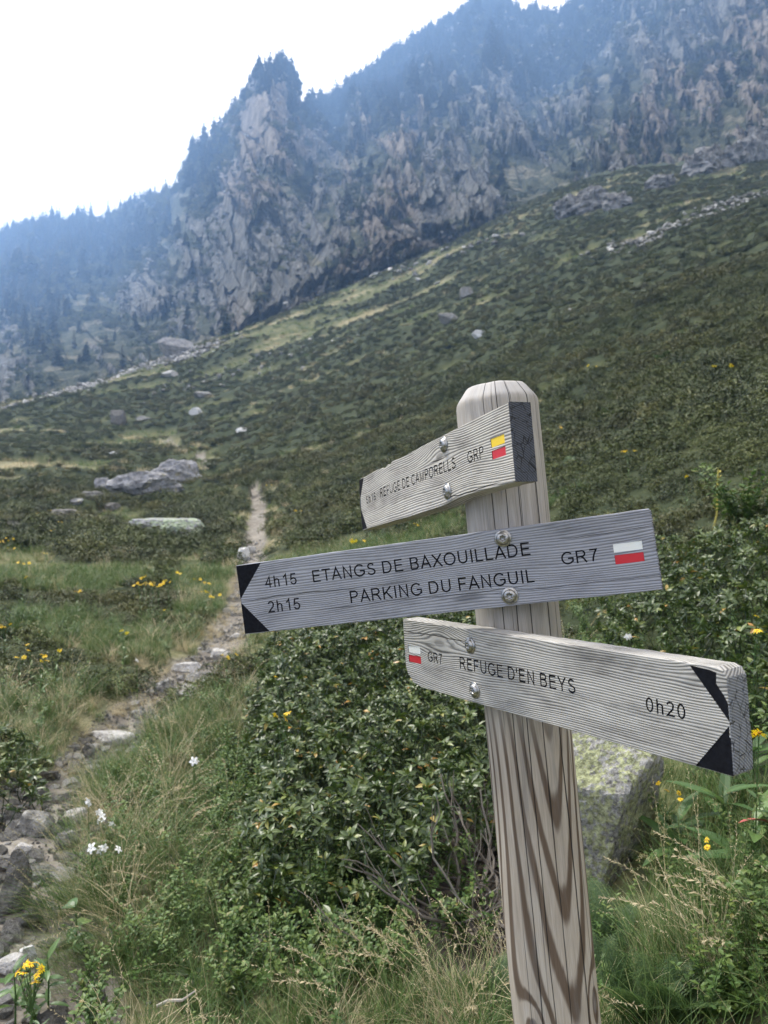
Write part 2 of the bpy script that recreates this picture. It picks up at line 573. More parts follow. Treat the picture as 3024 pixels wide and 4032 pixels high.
M_RHODO = leaf_mat("rhododendron_leaf", [(0.0, (.012, .024, .007)), (.4, (.030, .056, .012)), (.75, (.072, .108, .020)), (.93, (.15, .18, .035)), (.96, (.32, .20, .04)), (1.0, (.42, .16, .03))], rough=.42, spec=.5, rmix=.12, sub=.12)
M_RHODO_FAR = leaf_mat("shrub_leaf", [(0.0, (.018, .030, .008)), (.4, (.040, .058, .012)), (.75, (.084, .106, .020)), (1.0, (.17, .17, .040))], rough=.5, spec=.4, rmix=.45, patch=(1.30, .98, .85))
M_BILB = leaf_mat("bilberry_leaf", [(0.0, (.035, .070, .015)), (.5, (.065, .125, .026)), (.85, (.12, .17, .035)), (1.0, (.22, .11, .04))], rough=.5, rmix=.2, sub=.25)
M_GRASS = leaf_mat("grass_blade", [(0.0, (.028, .060, .015)), (.35, (.058, .110, .026)), (.62, (.115, .175, .048)), (.8, (.26, .235, .12)), (1.0, (.46, .40, .25))], rough=.55, spec=.3, rmix=.25, sub=.2)
M_DRY = leaf_mat("dry_grass", [(0.0, (.12, .12, .055)), (.5, (.33, .285, .165)), (1.0, (.56, .48, .32))], rough=.6, spec=.25, rmix=.3, sub=.2)
M_FERN = leaf_mat("fern_leaf", [(0.0, (.022, .048, .014)), (.6, (.050, .095, .028)), (1.0, (.12, .17, .05))], rough=.55, rmix=.2, sub=.3)
M_BROAD = leaf_mat("broad_leaf", [(0.0, (.030, .065, .018)), (.6, (.065, .13, .035)), (1.0, (.15, .22, .06))], rough=.45, rmix=.2, sub=.2)
M_REDLEAF = leaf_mat("red_leaf", [(0.0, (.24, .05, .04)), (1.0, (.42, .12, .10))], rough=.5)
M_TWIG = leaf_mat("twig_bark", [(0.0, (.07, .060, .050)), (.6, (.16, .14, .12)), (1.0, (.36, .33, .29))], rough=.8, rmix=.1)
M_YELLOW = leaf_mat("yellow_petal", [(0.0, (.78, .46, .01)), (1.0, (.90, .66, .02))], rough=.5, sub=.2)
M_ORANGE = leaf_mat("flower_disc", [(0.0, (.40, .17, .01)), (1.0, (.62, .32, .02))], rough=.7)
M_WHITE = leaf_mat("white_petal", [(0.0, (.75, .75, .72)), (1.0, (.88, .88, .86))], rough=.6, sub=.2)
M_BROWN = leaf_mat("seed_brown", [(0.0, (.16, .06, .03)), (1.0, (.33, .15, .07))], rough=.8)
M_CONIFER = leaf_mat("conifer_needles", [(0.0, (.010, .018, .010)), (.6, (.022, .036, .018)), (1.0, (.045, .060, .028))], rough=.7, rmix=.4)
M_TRUNK = leaf_mat("conifer_bark", [(0.0, (.06, .045, .035)), (1.0, (.14, .11, .09))], rough=.9)

# ================================================================== GROUND
def grid_quads(nr, nc, wrap=False):
    i, j = np.meshgrid(np.arange(nr - 1), np.arange(nc if wrap else nc - 1), indexing='ij')
    k = (j + 1) % nc
    return np.stack([i * nc + j, i * nc + k, (i + 1) * nc + k, (i + 1) * nc + j], -1).reshape(-1, 4)

AZG = np.radians(np.concatenate([np.arange(-180, -36, 4.0), np.arange(-36, 36, 0.12), np.arange(36, 180, 4.0)]))
RG = np.concatenate([[0.02, 0.5, 1.0], np.geomspace(1.4, 135, 400), [150, 175, 210, 260, 340, 450, 600, 800, 1100, 1400]])
GA, GR = np.meshgrid(AZG, RG)
GX, GY = GR * np.sin(GA), GR * np.cos(GA)
GZ = ground(GX, GY)
g_sh, g_dry, g_path, g_soil, g_pd = masks(GX, GY)
# mounds where the shrub cover is, stones and ruts on the path
GZ = GZ + g_sh * sstep(8, 30, GR) * (0.05 + 0.55 * ridged(GX / 2.2, GY / 2.2, seed=51, octaves=3))
GZ = GZ + g_path * 0.05 * (fbm(GX * 6, GY * 6, seed=52) - 0.5)

mg = Mat("hillside_ground", rough=0.95, spec=0.1)
pc = mg.node("ShaderNodeNewGeometry").outputs['Position']
nz = mg.noise(pc, 1.7, 6, .62); nf = mg.noise(pc, 14.0, 4, .6); nfar = mg.noise(pc, .55, 5, .6)
sh, dr, pa = mg.attr('shrub'), mg.attr('dry'), mg.attr('path')
so = mg.attr('soil')
grass_c = mg.ramp(nz * .5 + nf * .5, [(.3, (.040, .050, .024)), (.5, (.085, .095, .042)), (.66, (.16, .15, .08)), (.8, (.24, .21, .13))])
dry_c = mg.ramp(nf * .6 + nz * .4, [(.3, (.10, .10, .055)), (.5, (.20, .185, .11)), (.7, (.34, .30, .20))])
shrub_c = mg.ramp(nz * .5 + nfar * .5, [(.3, (.016, .022, .012)), (.5, (.030, .040, .020)), (.7, (.060, .068, .032))])
path_c = mg.ramp(nf * .55 + nz * .45, [(.3, (.075, .066, .055)), (.48, (.165, .150, .128)), (.62, (.27, .252, .222)), (.75, (.38, .36, .325))])
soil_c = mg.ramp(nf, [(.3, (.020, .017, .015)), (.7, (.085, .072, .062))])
c = mg.mix(dr, grass_c, dry_c)
c = mg.mix(sh, c, shrub_c)
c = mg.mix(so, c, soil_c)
c = mg.mix(pa, c, path_c)
mg.color(c)
mg.bump(nz * .6 + nf * .4, .8, .06)

_gq = grid_quads(len(RG), len(AZG), True)
_gv = np.stack([GX, GY, GZ], -1).reshape(-1, 3)
_ga = {'shrub': g_sh.ravel(), 'dry': g_dry.ravel(), 'path': g_path.ravel(), 'soil': g_soil.ravel()}
_on = (_ga['path'][_gq].mean(1) > .45) & (GR.ravel()[_gq].max(1) < 130)
def sub_mesh(name, sel):
    q = _gq[sel]; ids, inv = np.unique(q, return_inverse=True)
    return mesh_np(name, _gv[ids], inv.reshape(q.shape), [mg.m], {k: v[ids] for k, v in _ga.items()}, smooth=True)
hill = link("hillside", sub_mesh("hillside", ~_on)); tag(hill, kind='structure')
footpath = link("footpath", sub_mesh("footpath", _on)); tag(footpath, kind='structure')

# ================================================================== MOUNTAIN
RIDGE = [(-700, 1060), (-400, 1010), (-100, 960), (0, 950), (60, 912), (200, 880), (300, 868), (430, 858), (500, 820), (600, 775), (660, 770), (700, 725), (735, 650), (765, 598),
         (830, 530), (880, 480), (935, 415), (965, 345), (990, 295), (1045, 275), (1115, 278), (1150, 320), (1178, 385), (1200, 455), (1222, 465), (1260, 420), (1330, 400), (1400, 345),
         (1470, 290), (1530, 245), (1610, 200), (1700, 150), (1790, 110), (1850, 62), (1930, 40), (2010, 50), (2055, 92), (2100, 70), (2150, 90), (2200, 100), (2250, 40), (2300, -10),
         (2500, -200), (2800, -430), (3100, -620), (3500, -800), (4000, -950)]
MP = [  # per column: rows of (v, range), base first, ridge range last
    (-700, [(1800, 132), (1560, 200), (1250, 330)], 520), (0, [(1720, 128), (1480, 190), (1200, 300)], 480), (450, [(1580, 128), (1320, 205), (1100, 290)], 440),
    (750, [(1500, 124), (1340, 168), (950, 215)], 300), (1070, [(1370, 122), (1200, 148), (760, 190)], 250), (1200, [(1320, 122), (1130, 150), (760, 205)], 300),
    (1300, [(1290, 120), (1080, 146), (720, 215)], 350), (1560, [(1180, 120), (930, 150), (520, 235)], 370), (2000, [(1050, 120), (800, 160), (400, 255)], 390),
    (2350, [(930, 122), (680, 170), (330, 250)], 380), (2750, [(820, 122), (560, 175), (330, 215)], 300), (3300, [(760, 120), (420, 160), (100, 200)], 290), (4000, [(700, 120), (300, 170), (0, 210)], 300)]
MU = np.concatenate([np.linspace(-700, 3250, 720), np.linspace(3270, 4000, 20)])
NS = 400
MS = np.linspace(0, 1, NS)
def col_table():
    cols = []
    for u0, rows, rr in MP:
        vr = float(np.interp(u0, [a for a, _ in RIDGE], [b for _, b in RIDGE]))
        vs = [v for v, _ in rows] + [vr]; rs = [r for _, r in rows] + [rr]
        t = [(vs[0] - v) / (vs[0] - vs[-1]) for v in vs]
        cols.append(pchip(t, rs, MS))
    return np.array(cols)
_ct = col_table()
_mu = np.array([m[0] for m in MP], float)
MR = np.stack([np.interp(MU, _mu, _ct[:, k]) for k in range(NS)], 0)          # NS x NU
MR = MR * (1 + .95 * sstep(120, 300, MR))
vb = np.interp(MU, _mu, [m[1][0][0] for m in MP])
vr = np.interp(MU, [a for a, _ in RIDGE], [b for _, b in RIDGE])
MV = vb[None, :] + (vr - vb)[None, :] * MS[:, None]
MUg = np.broadcast_to(MU[None, :], MV.shape)
a_, b_ = (MUg - CU) / F_PX, (CV - MV) / F_PX
D = a_[..., None] * np.array([1, 0, 0]) + b_[..., None] * UPV + FWD
D = D / np.hypot(D[..., 0], D[..., 1])[..., None]
MPOS = D * MR[..., None]

def gz(u0, v0, su, sv):
    return np.exp(-((MUg - u0) / su) ** 2 - ((MV - v0) / sv) ** 2)
rocky = (0.75 * gz(1500, 1000, 480, 230) + 0.65 * gz(1000, 900, 330, 420) + 0.7 * gz(1000, 1250, 260, 120) + 1.9 * gz(2900, 150, 330, 300) + .55 * gz(2200, 420, 520, 260)
         + 0.75 * gz(1080, 520, 120, 260) + .5 * gz(650, 1100, 200, 250) + .35 * gz(100, 1450, 250, 160) + .4 * gz(1700, 600, 300, 250) + .45 * gz(2350, 600, 420, 110)
         + .5 * gz(1800, 880, 300, 160) - .55 * gz(420, 1350, 260, 170) - .3 * gz(2150, 760, 260, 80) - .25 * gz(300, 1000, 250, 120))
_k = (np.clip(MR / 220, .7, 2.6))[..., None]
px_, py_, pz_ = [(MPOS / _k)[..., i] for i in range(3)]
hx = px_ + .35 * pz_; hy = py_
mnoise = fbm(hx / 13, hy / 18, pz_ / 16, seed=61, octaves=5, gain=.58)
det = fbm(hx / 3.0, hy / 5, pz_ / 5.0, seed=66, octaves=4, gain=.6)
def cells(X_, Y_, Z_, seed):
    """blocky relief: a random step and tilt for each cell, so that the crags get flat facets and sharp edges"""
    ix, iy, iz = [np.floor(q).astype(np.int64) for q in (X_, Y_, Z_)]
    best = np.full(X_.shape, 9e9); out = np.zeros(X_.shape); sec = np.full(X_.shape, 9e9)
    for dx in (-1, 0, 1):
        for dy in (-1, 0, 1):
            for dz in (-1, 0, 1):
                cx_, cy_, cz_ = ix + dx, iy + dy, iz + dz
                h1, h2, h3 = _hash(cx_, cy_, cz_, seed), _hash(cx_, cy_, cz_, seed + 1), _hash(cx_, cy_, cz_, seed + 2)
                ax, ay, az_ = X_ - cx_ - h1, Y_ - cy_ - h2, Z_ - cz_ - h3
                d = ax * ax + ay * ay + az_ * az_
                h4, h5, h6 = _hash(cx_, cy_, cz_, seed + 3), _hash(cx_, cy_, cz_, seed + 4), _hash(cx_, cy_, cz_, seed + 5)
                val = (h4 - .5) + ax * (h5 - .5) * 1.7 + az_ * (h6 - .5) * 1.2
                m = d < best
                sec = np.where(m, best, np.minimum(sec, d))
                out = np.where(m, val, out); best = np.where(m, d, best)
    return out, np.sqrt(sec) - np.sqrt(best)
wx = hx + 3 * (fbm(hx / 9, hy / 9, pz_ / 9, seed=141, octaves=3) - .5); wz = pz_ + 6 * (fbm(hx / 8, hy / 8, pz_ / 8, seed=144, octaves=3) - .5)
cA, eA = cells(wx / 8.5, hy / 12, wz / 19, 151)
cB, eB = cells(wx / 2.9, hy / 4.2, wz / 7.0, 161)
rockm = sstep(.46, .56, mnoise * .5 + det * .5 - .085 + .16 * rocky)
rockm = rockm * (1 - .8 * sstep(.16, .03, MS[:, None] + .10 * (det - .5)) * sstep(1250, 1500, MUg))
topfade = sstep(1.0, .9, MS)[:, None] * sstep(0, .06, MS)[:, None]
r1 = ridged(hx / 22, hy / 30, pz_ / 60, seed=71, octaves=2)
r2 = ridged(hx / 6, hy / 9, pz_ / 18, seed=75, octaves=3)
r3 = ridged(hx / 2.3, hy / 3.4, pz_ / 8, seed=79, octaves=4, gain=.6)
ledge = fbm(hx / 30, hy / 30, pz_ / 6.0, seed=85, octaves=3)
disp = (r1 - .4) * 11 + (r2 - .4) * (3 + 3 * rockm) + (r3 - .4) * (1.2 + 2.2 * rockm) + rockm * 3.4 + cA * (3 + 8 * rockm) + cB * (1 + 4.2 * rockm) + (ledge - .5) * 5
sc_ = np.clip(MR / 200, .6, 3.0)
MPOS = MPOS - (D * disp[..., None] * (sc_ * (.25 + .75 * topfade))[..., None]) * np.array([1, 1, 0.15])
crag = (det - .5) * 3.0 * topfade * (.4 + rockm)
MPOS[..., 2] += crag
# far side of the ridge, falling away
BK = []
for k in range(1, 7):
    t = k / 6
    q = MPOS[-1] + np.array([0, 0, 0.0])
    dirh = D[-1] * np.array([1, 1, 0])
    q = q + dirh * (t * 240) - np.array([0, 0, 1.0]) * (260 * t ** 1.2)
    BK.append(q)
ALLP = np.concatenate([MPOS, np.array(BK)], 0)
rk = np.concatenate([rockm * (.62 + .38 * sstep(.0, .10, eB)), np.zeros((6, len(MU)))], 0)
gul = np.full(MU.shape[0] * NS, 9.0).reshape(NS, -1)
for (ua, va), (ub, vb_) in zip([(2290, 190), (2400, 300), (2480, 420), (2560, 520), (2640, 640), (2700, 720)][:-1], [(2400, 300), (2480, 420), (2560, 520), (2640, 640), (2700, 720)]):
    tt_ = np.clip(((MUg - ua) * (ub - ua) + (MV - va) * (vb_ - va)) / ((ub - ua) ** 2 + (vb_ - va) ** 2), 0, 1)
    gul = np.minimum(gul, np.hypot(MUg - ua - tt_ * (ub - ua), MV - va - tt_ * (vb_ - va)) / 22)
pale_ = np.clip(sstep(1.2, .2, gul + .9 * (fbm(MUg / 20, MV / 14, seed=171) - .5)) + sstep(.60, .68, fbm(MUg / 70 + MV / 90, MV / 22, seed=172, octaves=4)) * .8, 0, 1)
pl = np.concatenate([pale_, np.zeros((6, len(MU)))], 0)
forest = sstep(.0, 1.0, np.clip(1.1 * gz(1850, 140, 420, 190) + 1.0 * gz(1150, 330, 150, 70) + .5 * gz(250, 960, 450, 70) + .9 * gz(1450, 420, 250, 90) + .5 * gz(800, 640, 80, 120), 0, 1))
fo = np.concatenate([forest, np.ones((6, len(MU)))], 0)
warm = sstep(.52, .66, fbm(px_ / 26, py_ / 26, pz_ / 30, seed=91, octaves=3)) + 1.2 * gz(1010, 620, 45, 200) + .9 * gz(2860, 330, 110, 130) + .8 * gz(545, 1010, 25, 60) + .5 * gz(1900, 960, 120, 60)
wm = np.concatenate([np.clip(warm, 0, 1), np.zeros((6, len(MU)))], 0)

mm = Mat("mountain_rock", rough=0.95, spec=0.15)
pc = mm.node("ShaderNodeNewGeometry").outputs['Position']
n1 = mm.noise(mm.scaled(pc, (.10, .10, .05)), 1.0, 9, .72)
n2 = mm.noise(mm.scaled(pc, (.42, .42, .17)), 1.0, 8, .75)
n3 = mm.noise(pc, .06, 8, .7)
rock = mm.attr('rock'); fst = mm.attr('forest'); wrm = mm.attr('warm')
rc = mm.ramp(n1 * .45 + n2 * .55, [(.38, (.024, .024, .022)), (.46, (.092, .092, .085)), (.55, (.185, .185, .172)), (.66, (.34, .335, .315))])
wc = mm.ramp(n1 * .5 + n2 * .5, [(.4, (.06, .045, .035)), (.5, (.26, .20, .15)), (.64, (.44, .36, .29))])
rc = mm.mix(wrm * .45, rc, wc)
vc = mm.ramp(n3 * .4 + n2 * .6, [(.36, (.010, .014, .008)), (.46, (.032, .042, .020)), (.55, (.085, .090, .045)), (.66, (.24, .21, .14))])
vc = mm.mix(mm.attr('pale') * .8, vc, mm.ramp(n2, [(.42, (.10, .095, .06)), (.56, (.30, .27, .20))]))
vc = mm.mix(fst * .85, vc, (.016, .024, .014))
rkf = (rock + (n2 - .5) * 1.5 - fst * .35).step(.38, .56)
mm.color(mm.mix(rkf, vc, rc))
mm.bump(n1 * .4 + n2 * .6, 1.0, 5.0)
mount = link("mountain", mesh_np("mountain", ALLP.reshape(-1, 3), grid_quads(NS + 6, len(MU)), [mm.m],
             {'rock': rk.ravel(), 'pale': pl.ravel(), 'forest': fo.ravel(), 'warm': wm.ravel()}, smooth=False))
tag(mount, kind='structure')

# ================================================================== SIGNPOST
def dirw(v):
    return cam2world(np.asarray(v, float))

AX0, AX1 = np.array([.283, -.8376, -1.212]), np.array([.196, .1458, -1.262])     # two points on the post's axis (camera frame)
axis_c = (AX1 - AX0) / np.linalg.norm(AX1 - AX0)
axis_w = dirw(axis_c)
top_w = cam2world(AX1 + axis_c * 0.068)
# where the axis meets the ground
tt = np.linspace(0, 2.4, 1200)
pp = top_w[None] - axis_w[None] * tt[:, None]
gi = np.nonzero(pp[:, 2] < ground(pp[:, 0], pp[:, 1]))[0][0]
POST_LEN = float(tt[gi]) + 0.12
post_base = pp[gi]
POST_R = 0.0695
# the post's frame: Z along the axis, -Y towards the camera
zc = axis_w / np.linalg.norm(axis_w)
yv = np.array([0, 1.0, 0]) - zc * zc[1]; yv /= np.linalg.norm(yv)
xv = np.cross(yv, zc)
PM = Matrix(np.vstack([np.column_stack([xv, yv, zc, post_base]), [0, 0, 0, 1]]).tolist())
signpost = empty("trail_signpost", (0, 0, 0), "weathered round wooden post with three arrow boards bolted to it, leaning beside the shrubs", "signpost")
signpost.matrix_world = PM
PINV = PM.inverted()

H_TOP = POST_LEN - 0.12
NPA = 120
zs = np.concatenate([np.linspace(-0.12, H_TOP - 0.034, 150), [H_TOP - .029, H_TOP - .025, H_TOP - .020, H_TOP - .012, H_TOP - .004, H_TOP - .001, H_TOP + .001, H_TOP + .003]])
rs_ = np.concatenate([np.full(150, POST_R), [POST_R - .0005, POST_R - .0020, POST_R - .0052, POST_R - .0112, POST_R - .0170, POST_R - .0200, POST_R - .027, 0.0005]])
th = np.linspace(0, 2 * math.pi, NPA, endpoint=False)
TH, ZZ = np.meshgrid(th, zs); RR = np.repeat(rs_[:, None], NPA, 1)
RR = RR * (1 + .010 * (fbm(3 + np.cos(TH) * 1.2, np.sin(TH) * 1.2, ZZ * 2, seed=101, octaves=3) - .5) * 2)
RR = RR * (1 + .02 * (1 - ZZ / H_TOP))
chip = sstep(H_TOP - .05, H_TOP, ZZ)
RR = RR + chip * .006 * (fbm(np.cos(TH) * 2.2, np.sin(TH) * 2.2, ZZ * 8, seed=105, octaves=3) - .5)
# long drying cracks opened in the face: angle measured from the side facing the viewer, clockwise seen from above
CRACKS = [(0.62, .0016, .0075, .10, 1.0, 1.7), (0.16, .0008, .0035, .0, 1.0, 2.3), (-.16, .0008, .0035, .1, .95, 0.4), (-.48, .0009, .004, 0, 1, 3.1), (.95, .0007, .003, .2, .9, 5.0)]
px2 = RR * np.sin(TH); py2 = -RR * np.cos(TH)
PV = np.stack([px2, py2, ZZ], -1)
uv_s = ((TH + math.pi) % (2 * math.pi) - math.pi) * POST_R
PV_attr = {'arc': uv_s.ravel(), 'hgt': ZZ.ravel()}

mw = Mat("post_wood", rough=.78, spec=.25)
arc, hg = mw.attr('arc'), mw.attr('hgt')
pv = mw.vec(arc * 1.0, 0.0, hg)
nA = mw.noise(mw.scaled(pv, (9, 1, 1.6)), 1.0, 2, .5)
nB = mw.noise(mw.scaled(pv, (60, 1, 6)), 1.0, 3, .6)
fib = mw.noise(mw.scaled(pv, (900, 1, 14)), 1.0, 3, .6)
# growth-ring figure: nested U shapes low on the face, drawn out to long streaks higher up
s0 = arc - 0.022 - hg * .0
def gauss(x0, z0, sx, sz):
    return ((((arc - x0) / sx).pow(2.0) + ((hg - z0) / sz).pow(2.0)) * -1.0).exp()
KN = [(-.040, H_TOP - .079, .016, .030), (-.048, H_TOP - 1.03, .014, .034), (.062, H_TOP - 1.0, .01, .03)]
steep = hg.step(H_TOP - 1.05, H_TOP - .55) * 120.0 + 80.0
ph = (s0.pow(2.0) + .00012).pow(.5) * steep - hg * 26.0 + nA * 4.2 + nB * .7
for k in KN:
    ph = ph + gauss(k[0], k[1], k[2] * 1.7, k[3] * 1.5) * 5.0
band = (ph * 1.75 + nA * 3.0).sin() * .5 + .5
dark = (band + (nB - .5) * .45 + (fib - .5) * .55).step(.50, .90)
knot = None
for k in KN:
    g_ = gauss(k[0], k[1], k[2] * .62, k[3] * .62).step(.35, .5)
    knot = g_ if knot is None else knot.max(g_)
upfade = hg.step(H_TOP - .42, H_TOP - .62)         # the dark figure is bleached away near the top
light = mw.ramp(nB * .35 + fib * .4 + nA * .25, [(.34, (.22, .185, .145)), (.5, (.34, .30, .25)), (.64, (.455, .42, .365))])
brown = mw.ramp(nB * .5 + fib * .5, [(.3, (.052, .034, .022)), (.7, (.135, .098, .070))])
grey = mw.ramp(nA * .5 + nB * .5, [(.35, (.22, .205, .195)), (.6, (.36, .34, .325))])
cc = mw.mix(dark * (upfade * .84 + .14), light, brown)
cc = mw.mix(dark * (1.0 - upfade) * .35, cc, grey)
stn = mw.noise(mw.scaled(pv, (26, 1, 2.4)), 1.0, 5, .7).step(.50, .66)
cc = mw.mix(stn * .38, cc, (.13, .13, .128))
cc = mw.mix((1.0 - upfade) * .55, cc, mw.ramp(nB * .5 + fib * .5, [(.36, (.20, .19, .175)), (.5, (.34, .325, .30)), (.64, (.46, .445, .42))]))
topw = hg.step(H_TOP - .030, H_TOP - .018)
cc = mw.mix(topw * .6, cc, (.42, .41, .40))
cc = mw.mix(knot * .75, cc, (.13, .115, .11))
crk = None
for th0, wd, dep, z0, z1, sd in CRACKS:
    wob = mw.noise(mw.vec(0.0, sd, hg * 2.4), 1.0, 3, .6)
    dd = (arc - (th0 * POST_R) - (wob - .5) * .011).abs()
    w_ = mw.noise(mw.vec(sd, 0.0, hg * 3.1), 1.0, 2, .5) * wd * 1.6 + .0001
    l_ = (dd / w_).step(1.15, .55)
    crk = l_ if crk is None else crk.max(l_)
for k in range(4):      # hairline checks
    a0 = -.050 + k * .031
    wob = mw.noise(mw.vec(3.0 + k, 0.0, hg * 2.0), 1.0, 2, .5)
    on = mw.noise(mw.vec(7.0 * k, 2.0, hg * 2.6), 1.0, 1, .5).step(.47, .54)
    dd = (arc - a0 - (wob - .5) * .012).abs()
    crk = crk.max(dd.step(.00062, .0002) * on * .8)
cc = mw.mix(crk * .93, cc, (.012, .011, .010))
mw.color(cc)
mw.bump(crk * -1.0 + fib * .10 + band * .10, .8, .0022)
post = link("post", mesh_np("post", PV.reshape(-1, 3), [grid_quads(len(zs), NPA, True)], [mw.m], PV_attr, smooth=True), signpost)

# ---- board wood
def board_mat(name, h, L, lo, hi, tint_end, ridge, knots, cracks, seed, contrast=1.0, blotch=.5):
    m = Mat(name, rough=.8, spec=.22)
    co = m.coord('Object')
    x, y, z = m.sep(co)
    sx = x + seed
    base = m.noise(m.vec(sx * 2.2, y * 7.0, z * 7.0), 1.0, 2, .5)
    fine = m.noise(m.vec(sx * 9.0, y * 60.0, z * 60.0), 1.0, 3, .55)
    fib = m.noise(m.vec(sx * 22.0, y * 950.0, z * 950.0), 1.0, 3, .6)
    yy = y + z * .55 + (base - .5) * .044
    for kx, ky, rx, ry, amp in knots:
        g = ((((x - kx) / rx).pow(2.0) + ((y - ky) / ry).pow(2.0)) * -1.0).exp()
        yy = yy - (y - (ky - ry * .25)) * g * amp
    vary = m.noise(m.vec(sx * 1.2, y * 34.0, z * 34.0), 1.0, 3, .6)
    ph = yy * (2 * math.pi / ridge) + (fine - .5) * 3.0 + (vary - .5) * 15.0
    band = ph.sin() * .5 + .5
    bl = m.noise(m.vec(sx * 9.0, y * 26.0, z * 26.0), 1.0, 5, .65)
    band = band.pow(.65) * (vary * 1.3 + .3 + (bl - .5) * 1.2)
    f = band * (.58 * contrast) + fib * .34 + (bl - .5) * blotch + .5 * (1 - .58 * contrast) - .12
    mid = tuple((a + b) / 2 * .98 for a, b in zip(lo, hi))
    c = m.ramp(f, [(.16, lo), (.42, mid), (.72, hi)])
    st = m.noise(m.vec(sx * 7.0, y * 20.0, 0.0), 1.0, 4, .6).step(.60, .74)
    c = m.mix(st * .35, c, tuple(k * .45 for k in lo))
    crk = None
    for y0, x0, x1, w, sd in cracks:
        wob = m.noise(m.vec(x * 6.0 + sd, 0.0, 0.0), 1.0, 3, .6)
        on = x.step(x0 - .01, x0 + .03) * x.step(x1 + .01, x1 - .03)
        dd = (y - y0 - (wob - .5) * .016).abs()
        l_ = dd.step(w, w * .35) * on
        crk = l_ if crk is None else crk.max(l_)
    if crk is not None:
        c = m.mix(crk * .9, c, (.012, .011, .011))
    for kx, ky, rx, ry, amp in knots:
        g = ((((x - kx) / (rx * .3)).pow(2.0) + ((y - ky) / (ry * .22)).pow(2.0)) * -1.0).exp().step(.3, .7)
        c = m.mix(g * .45, c, tuple(k * .7 for k in lo))
    # end grain
    endf = x.step(.0025, .0005).max(x.step(L - .0025, L - .0005))
    ring = ((((y + h * 1.5).pow(2.0) + (z - .05).pow(2.0)).pow(.5)) * (2 * math.pi / .0031) + (fine - .5) * 3.0).sin() * .5 + .5
    vv = m.voronoi(m.vec(0.0, y * 1.0, z * 1.6), 62.0, 'DISTANCE_TO_EDGE')
    ecr = (vv + (fine - .5) * .12).step(.045, .008) * m.noise(co, 60, 2, .5).step(.36, .50)
    ec = m.mix(ring, tint_end, tuple(min(1, k * 2.3) for k in tint_end))
    ec = m.mix(ecr * .85, ec, (.012, .012, .014))
    c = m.mix(endf, c, ec)
    m.color(c)
    hgt = (band * .8 + fib * .3 - (crk * 2.0 if crk is not None else 0.0)) * (1.0 - endf) + (ring * .5 - ecr * 2.0) * endf
    m.bump(hgt, .75, .0011)
    return m.m

M_BLACK = Mat("engraved_black", rough=.8, spec=.12)
nb = M_BLACK.noise(M_BLACK.coord('Object'), 160, 3, .6)
M_BLACK.color(M_BLACK.ramp(nb, [(.35, (.003, .0035, .006)), (.7, (.009, .010, .014))])); M_BLACK = M_BLACK.m
def paint(name, c):
    m = Mat(name, rough=.45, spec=.4)
    n = m.noise(m.coord('Object'), 300, 3, .6)
    st = m.noise(m.scaled(m.coord('Object'), (40, 900, 100)), 1.0, 2, .5)
    cc = m.mix((n * .5 + st * .5).step(.62, .72) * .35, c, tuple(k * .45 + .05 for k in c))
    m.color(cc); m.bump(st, .3, .0005)
    return m.m
P_WHITE, P_RED, P_YEL = paint("white_paint", (.72, .73, .70)), paint("red_paint", (.50, .018, .028)), paint("yellow_paint", (.72, .50, .02))
M_STEEL = Mat("stainless_steel", rough=.33, spec=.5, metal=1.0)
ns = M_STEEL.noise(M_STEEL.coord('Object'), 220, 3, .6)
M_STEEL.color(M_STEEL.ramp(ns, [(.3, (.20, .20, .195)), (.7, (.42, .41, .39))])); M_STEEL.rough(ns * .3 + .2); M_STEEL = M_STEEL.m

def lathe(g, prof_, n=40, lobes=None):
    t = np.linspace(0, 2 * math.pi, n, endpoint=False)
    V = []
    for i, (r, z) in enumerate(prof_):
        k = (1 + .24 * np.cos(6 * t)) if (lobes and i in lobes) else 1.0
        V.append(np.stack([r * k * np.cos(t), r * k * np.sin(t), np.full(n, z)], 1))
    q = []
    for i in range(len(prof_) - 1):
        for j in range(n):
            k = (j + 1) % n
            q.append((i * n + j, i * n + k, (i + 1) * n + k, (i + 1) * n + j))
    g.add(np.concatenate(V), quads=q)

gb = Geo()
lathe(gb, [(.0005, -.004), (.0128, -.004), (.0132, .0003), (.0131, .0011), (.0124, .0015), (.0100, .0015), (.0101, .0020), (.0095, .0036), (.0080, .0052), (.0062, .0061), (.0046, .0064), (.0041, .0060), (.0039, .0030), (.0004, .0028)], 48, lobes={11, 12})
BOLT = gb.mesh("bolt", [M_STEEL], smooth=False)
for p in BOLT.polygons: p.use_smooth = True


def _arc(cx, cy, rx, ry, a0, a1, n=14):
    t = np.radians(np.linspace(a0, a1, n))
    return [(cx + rx * math.cos(k), cy + ry * math.sin(k)) for k in t]

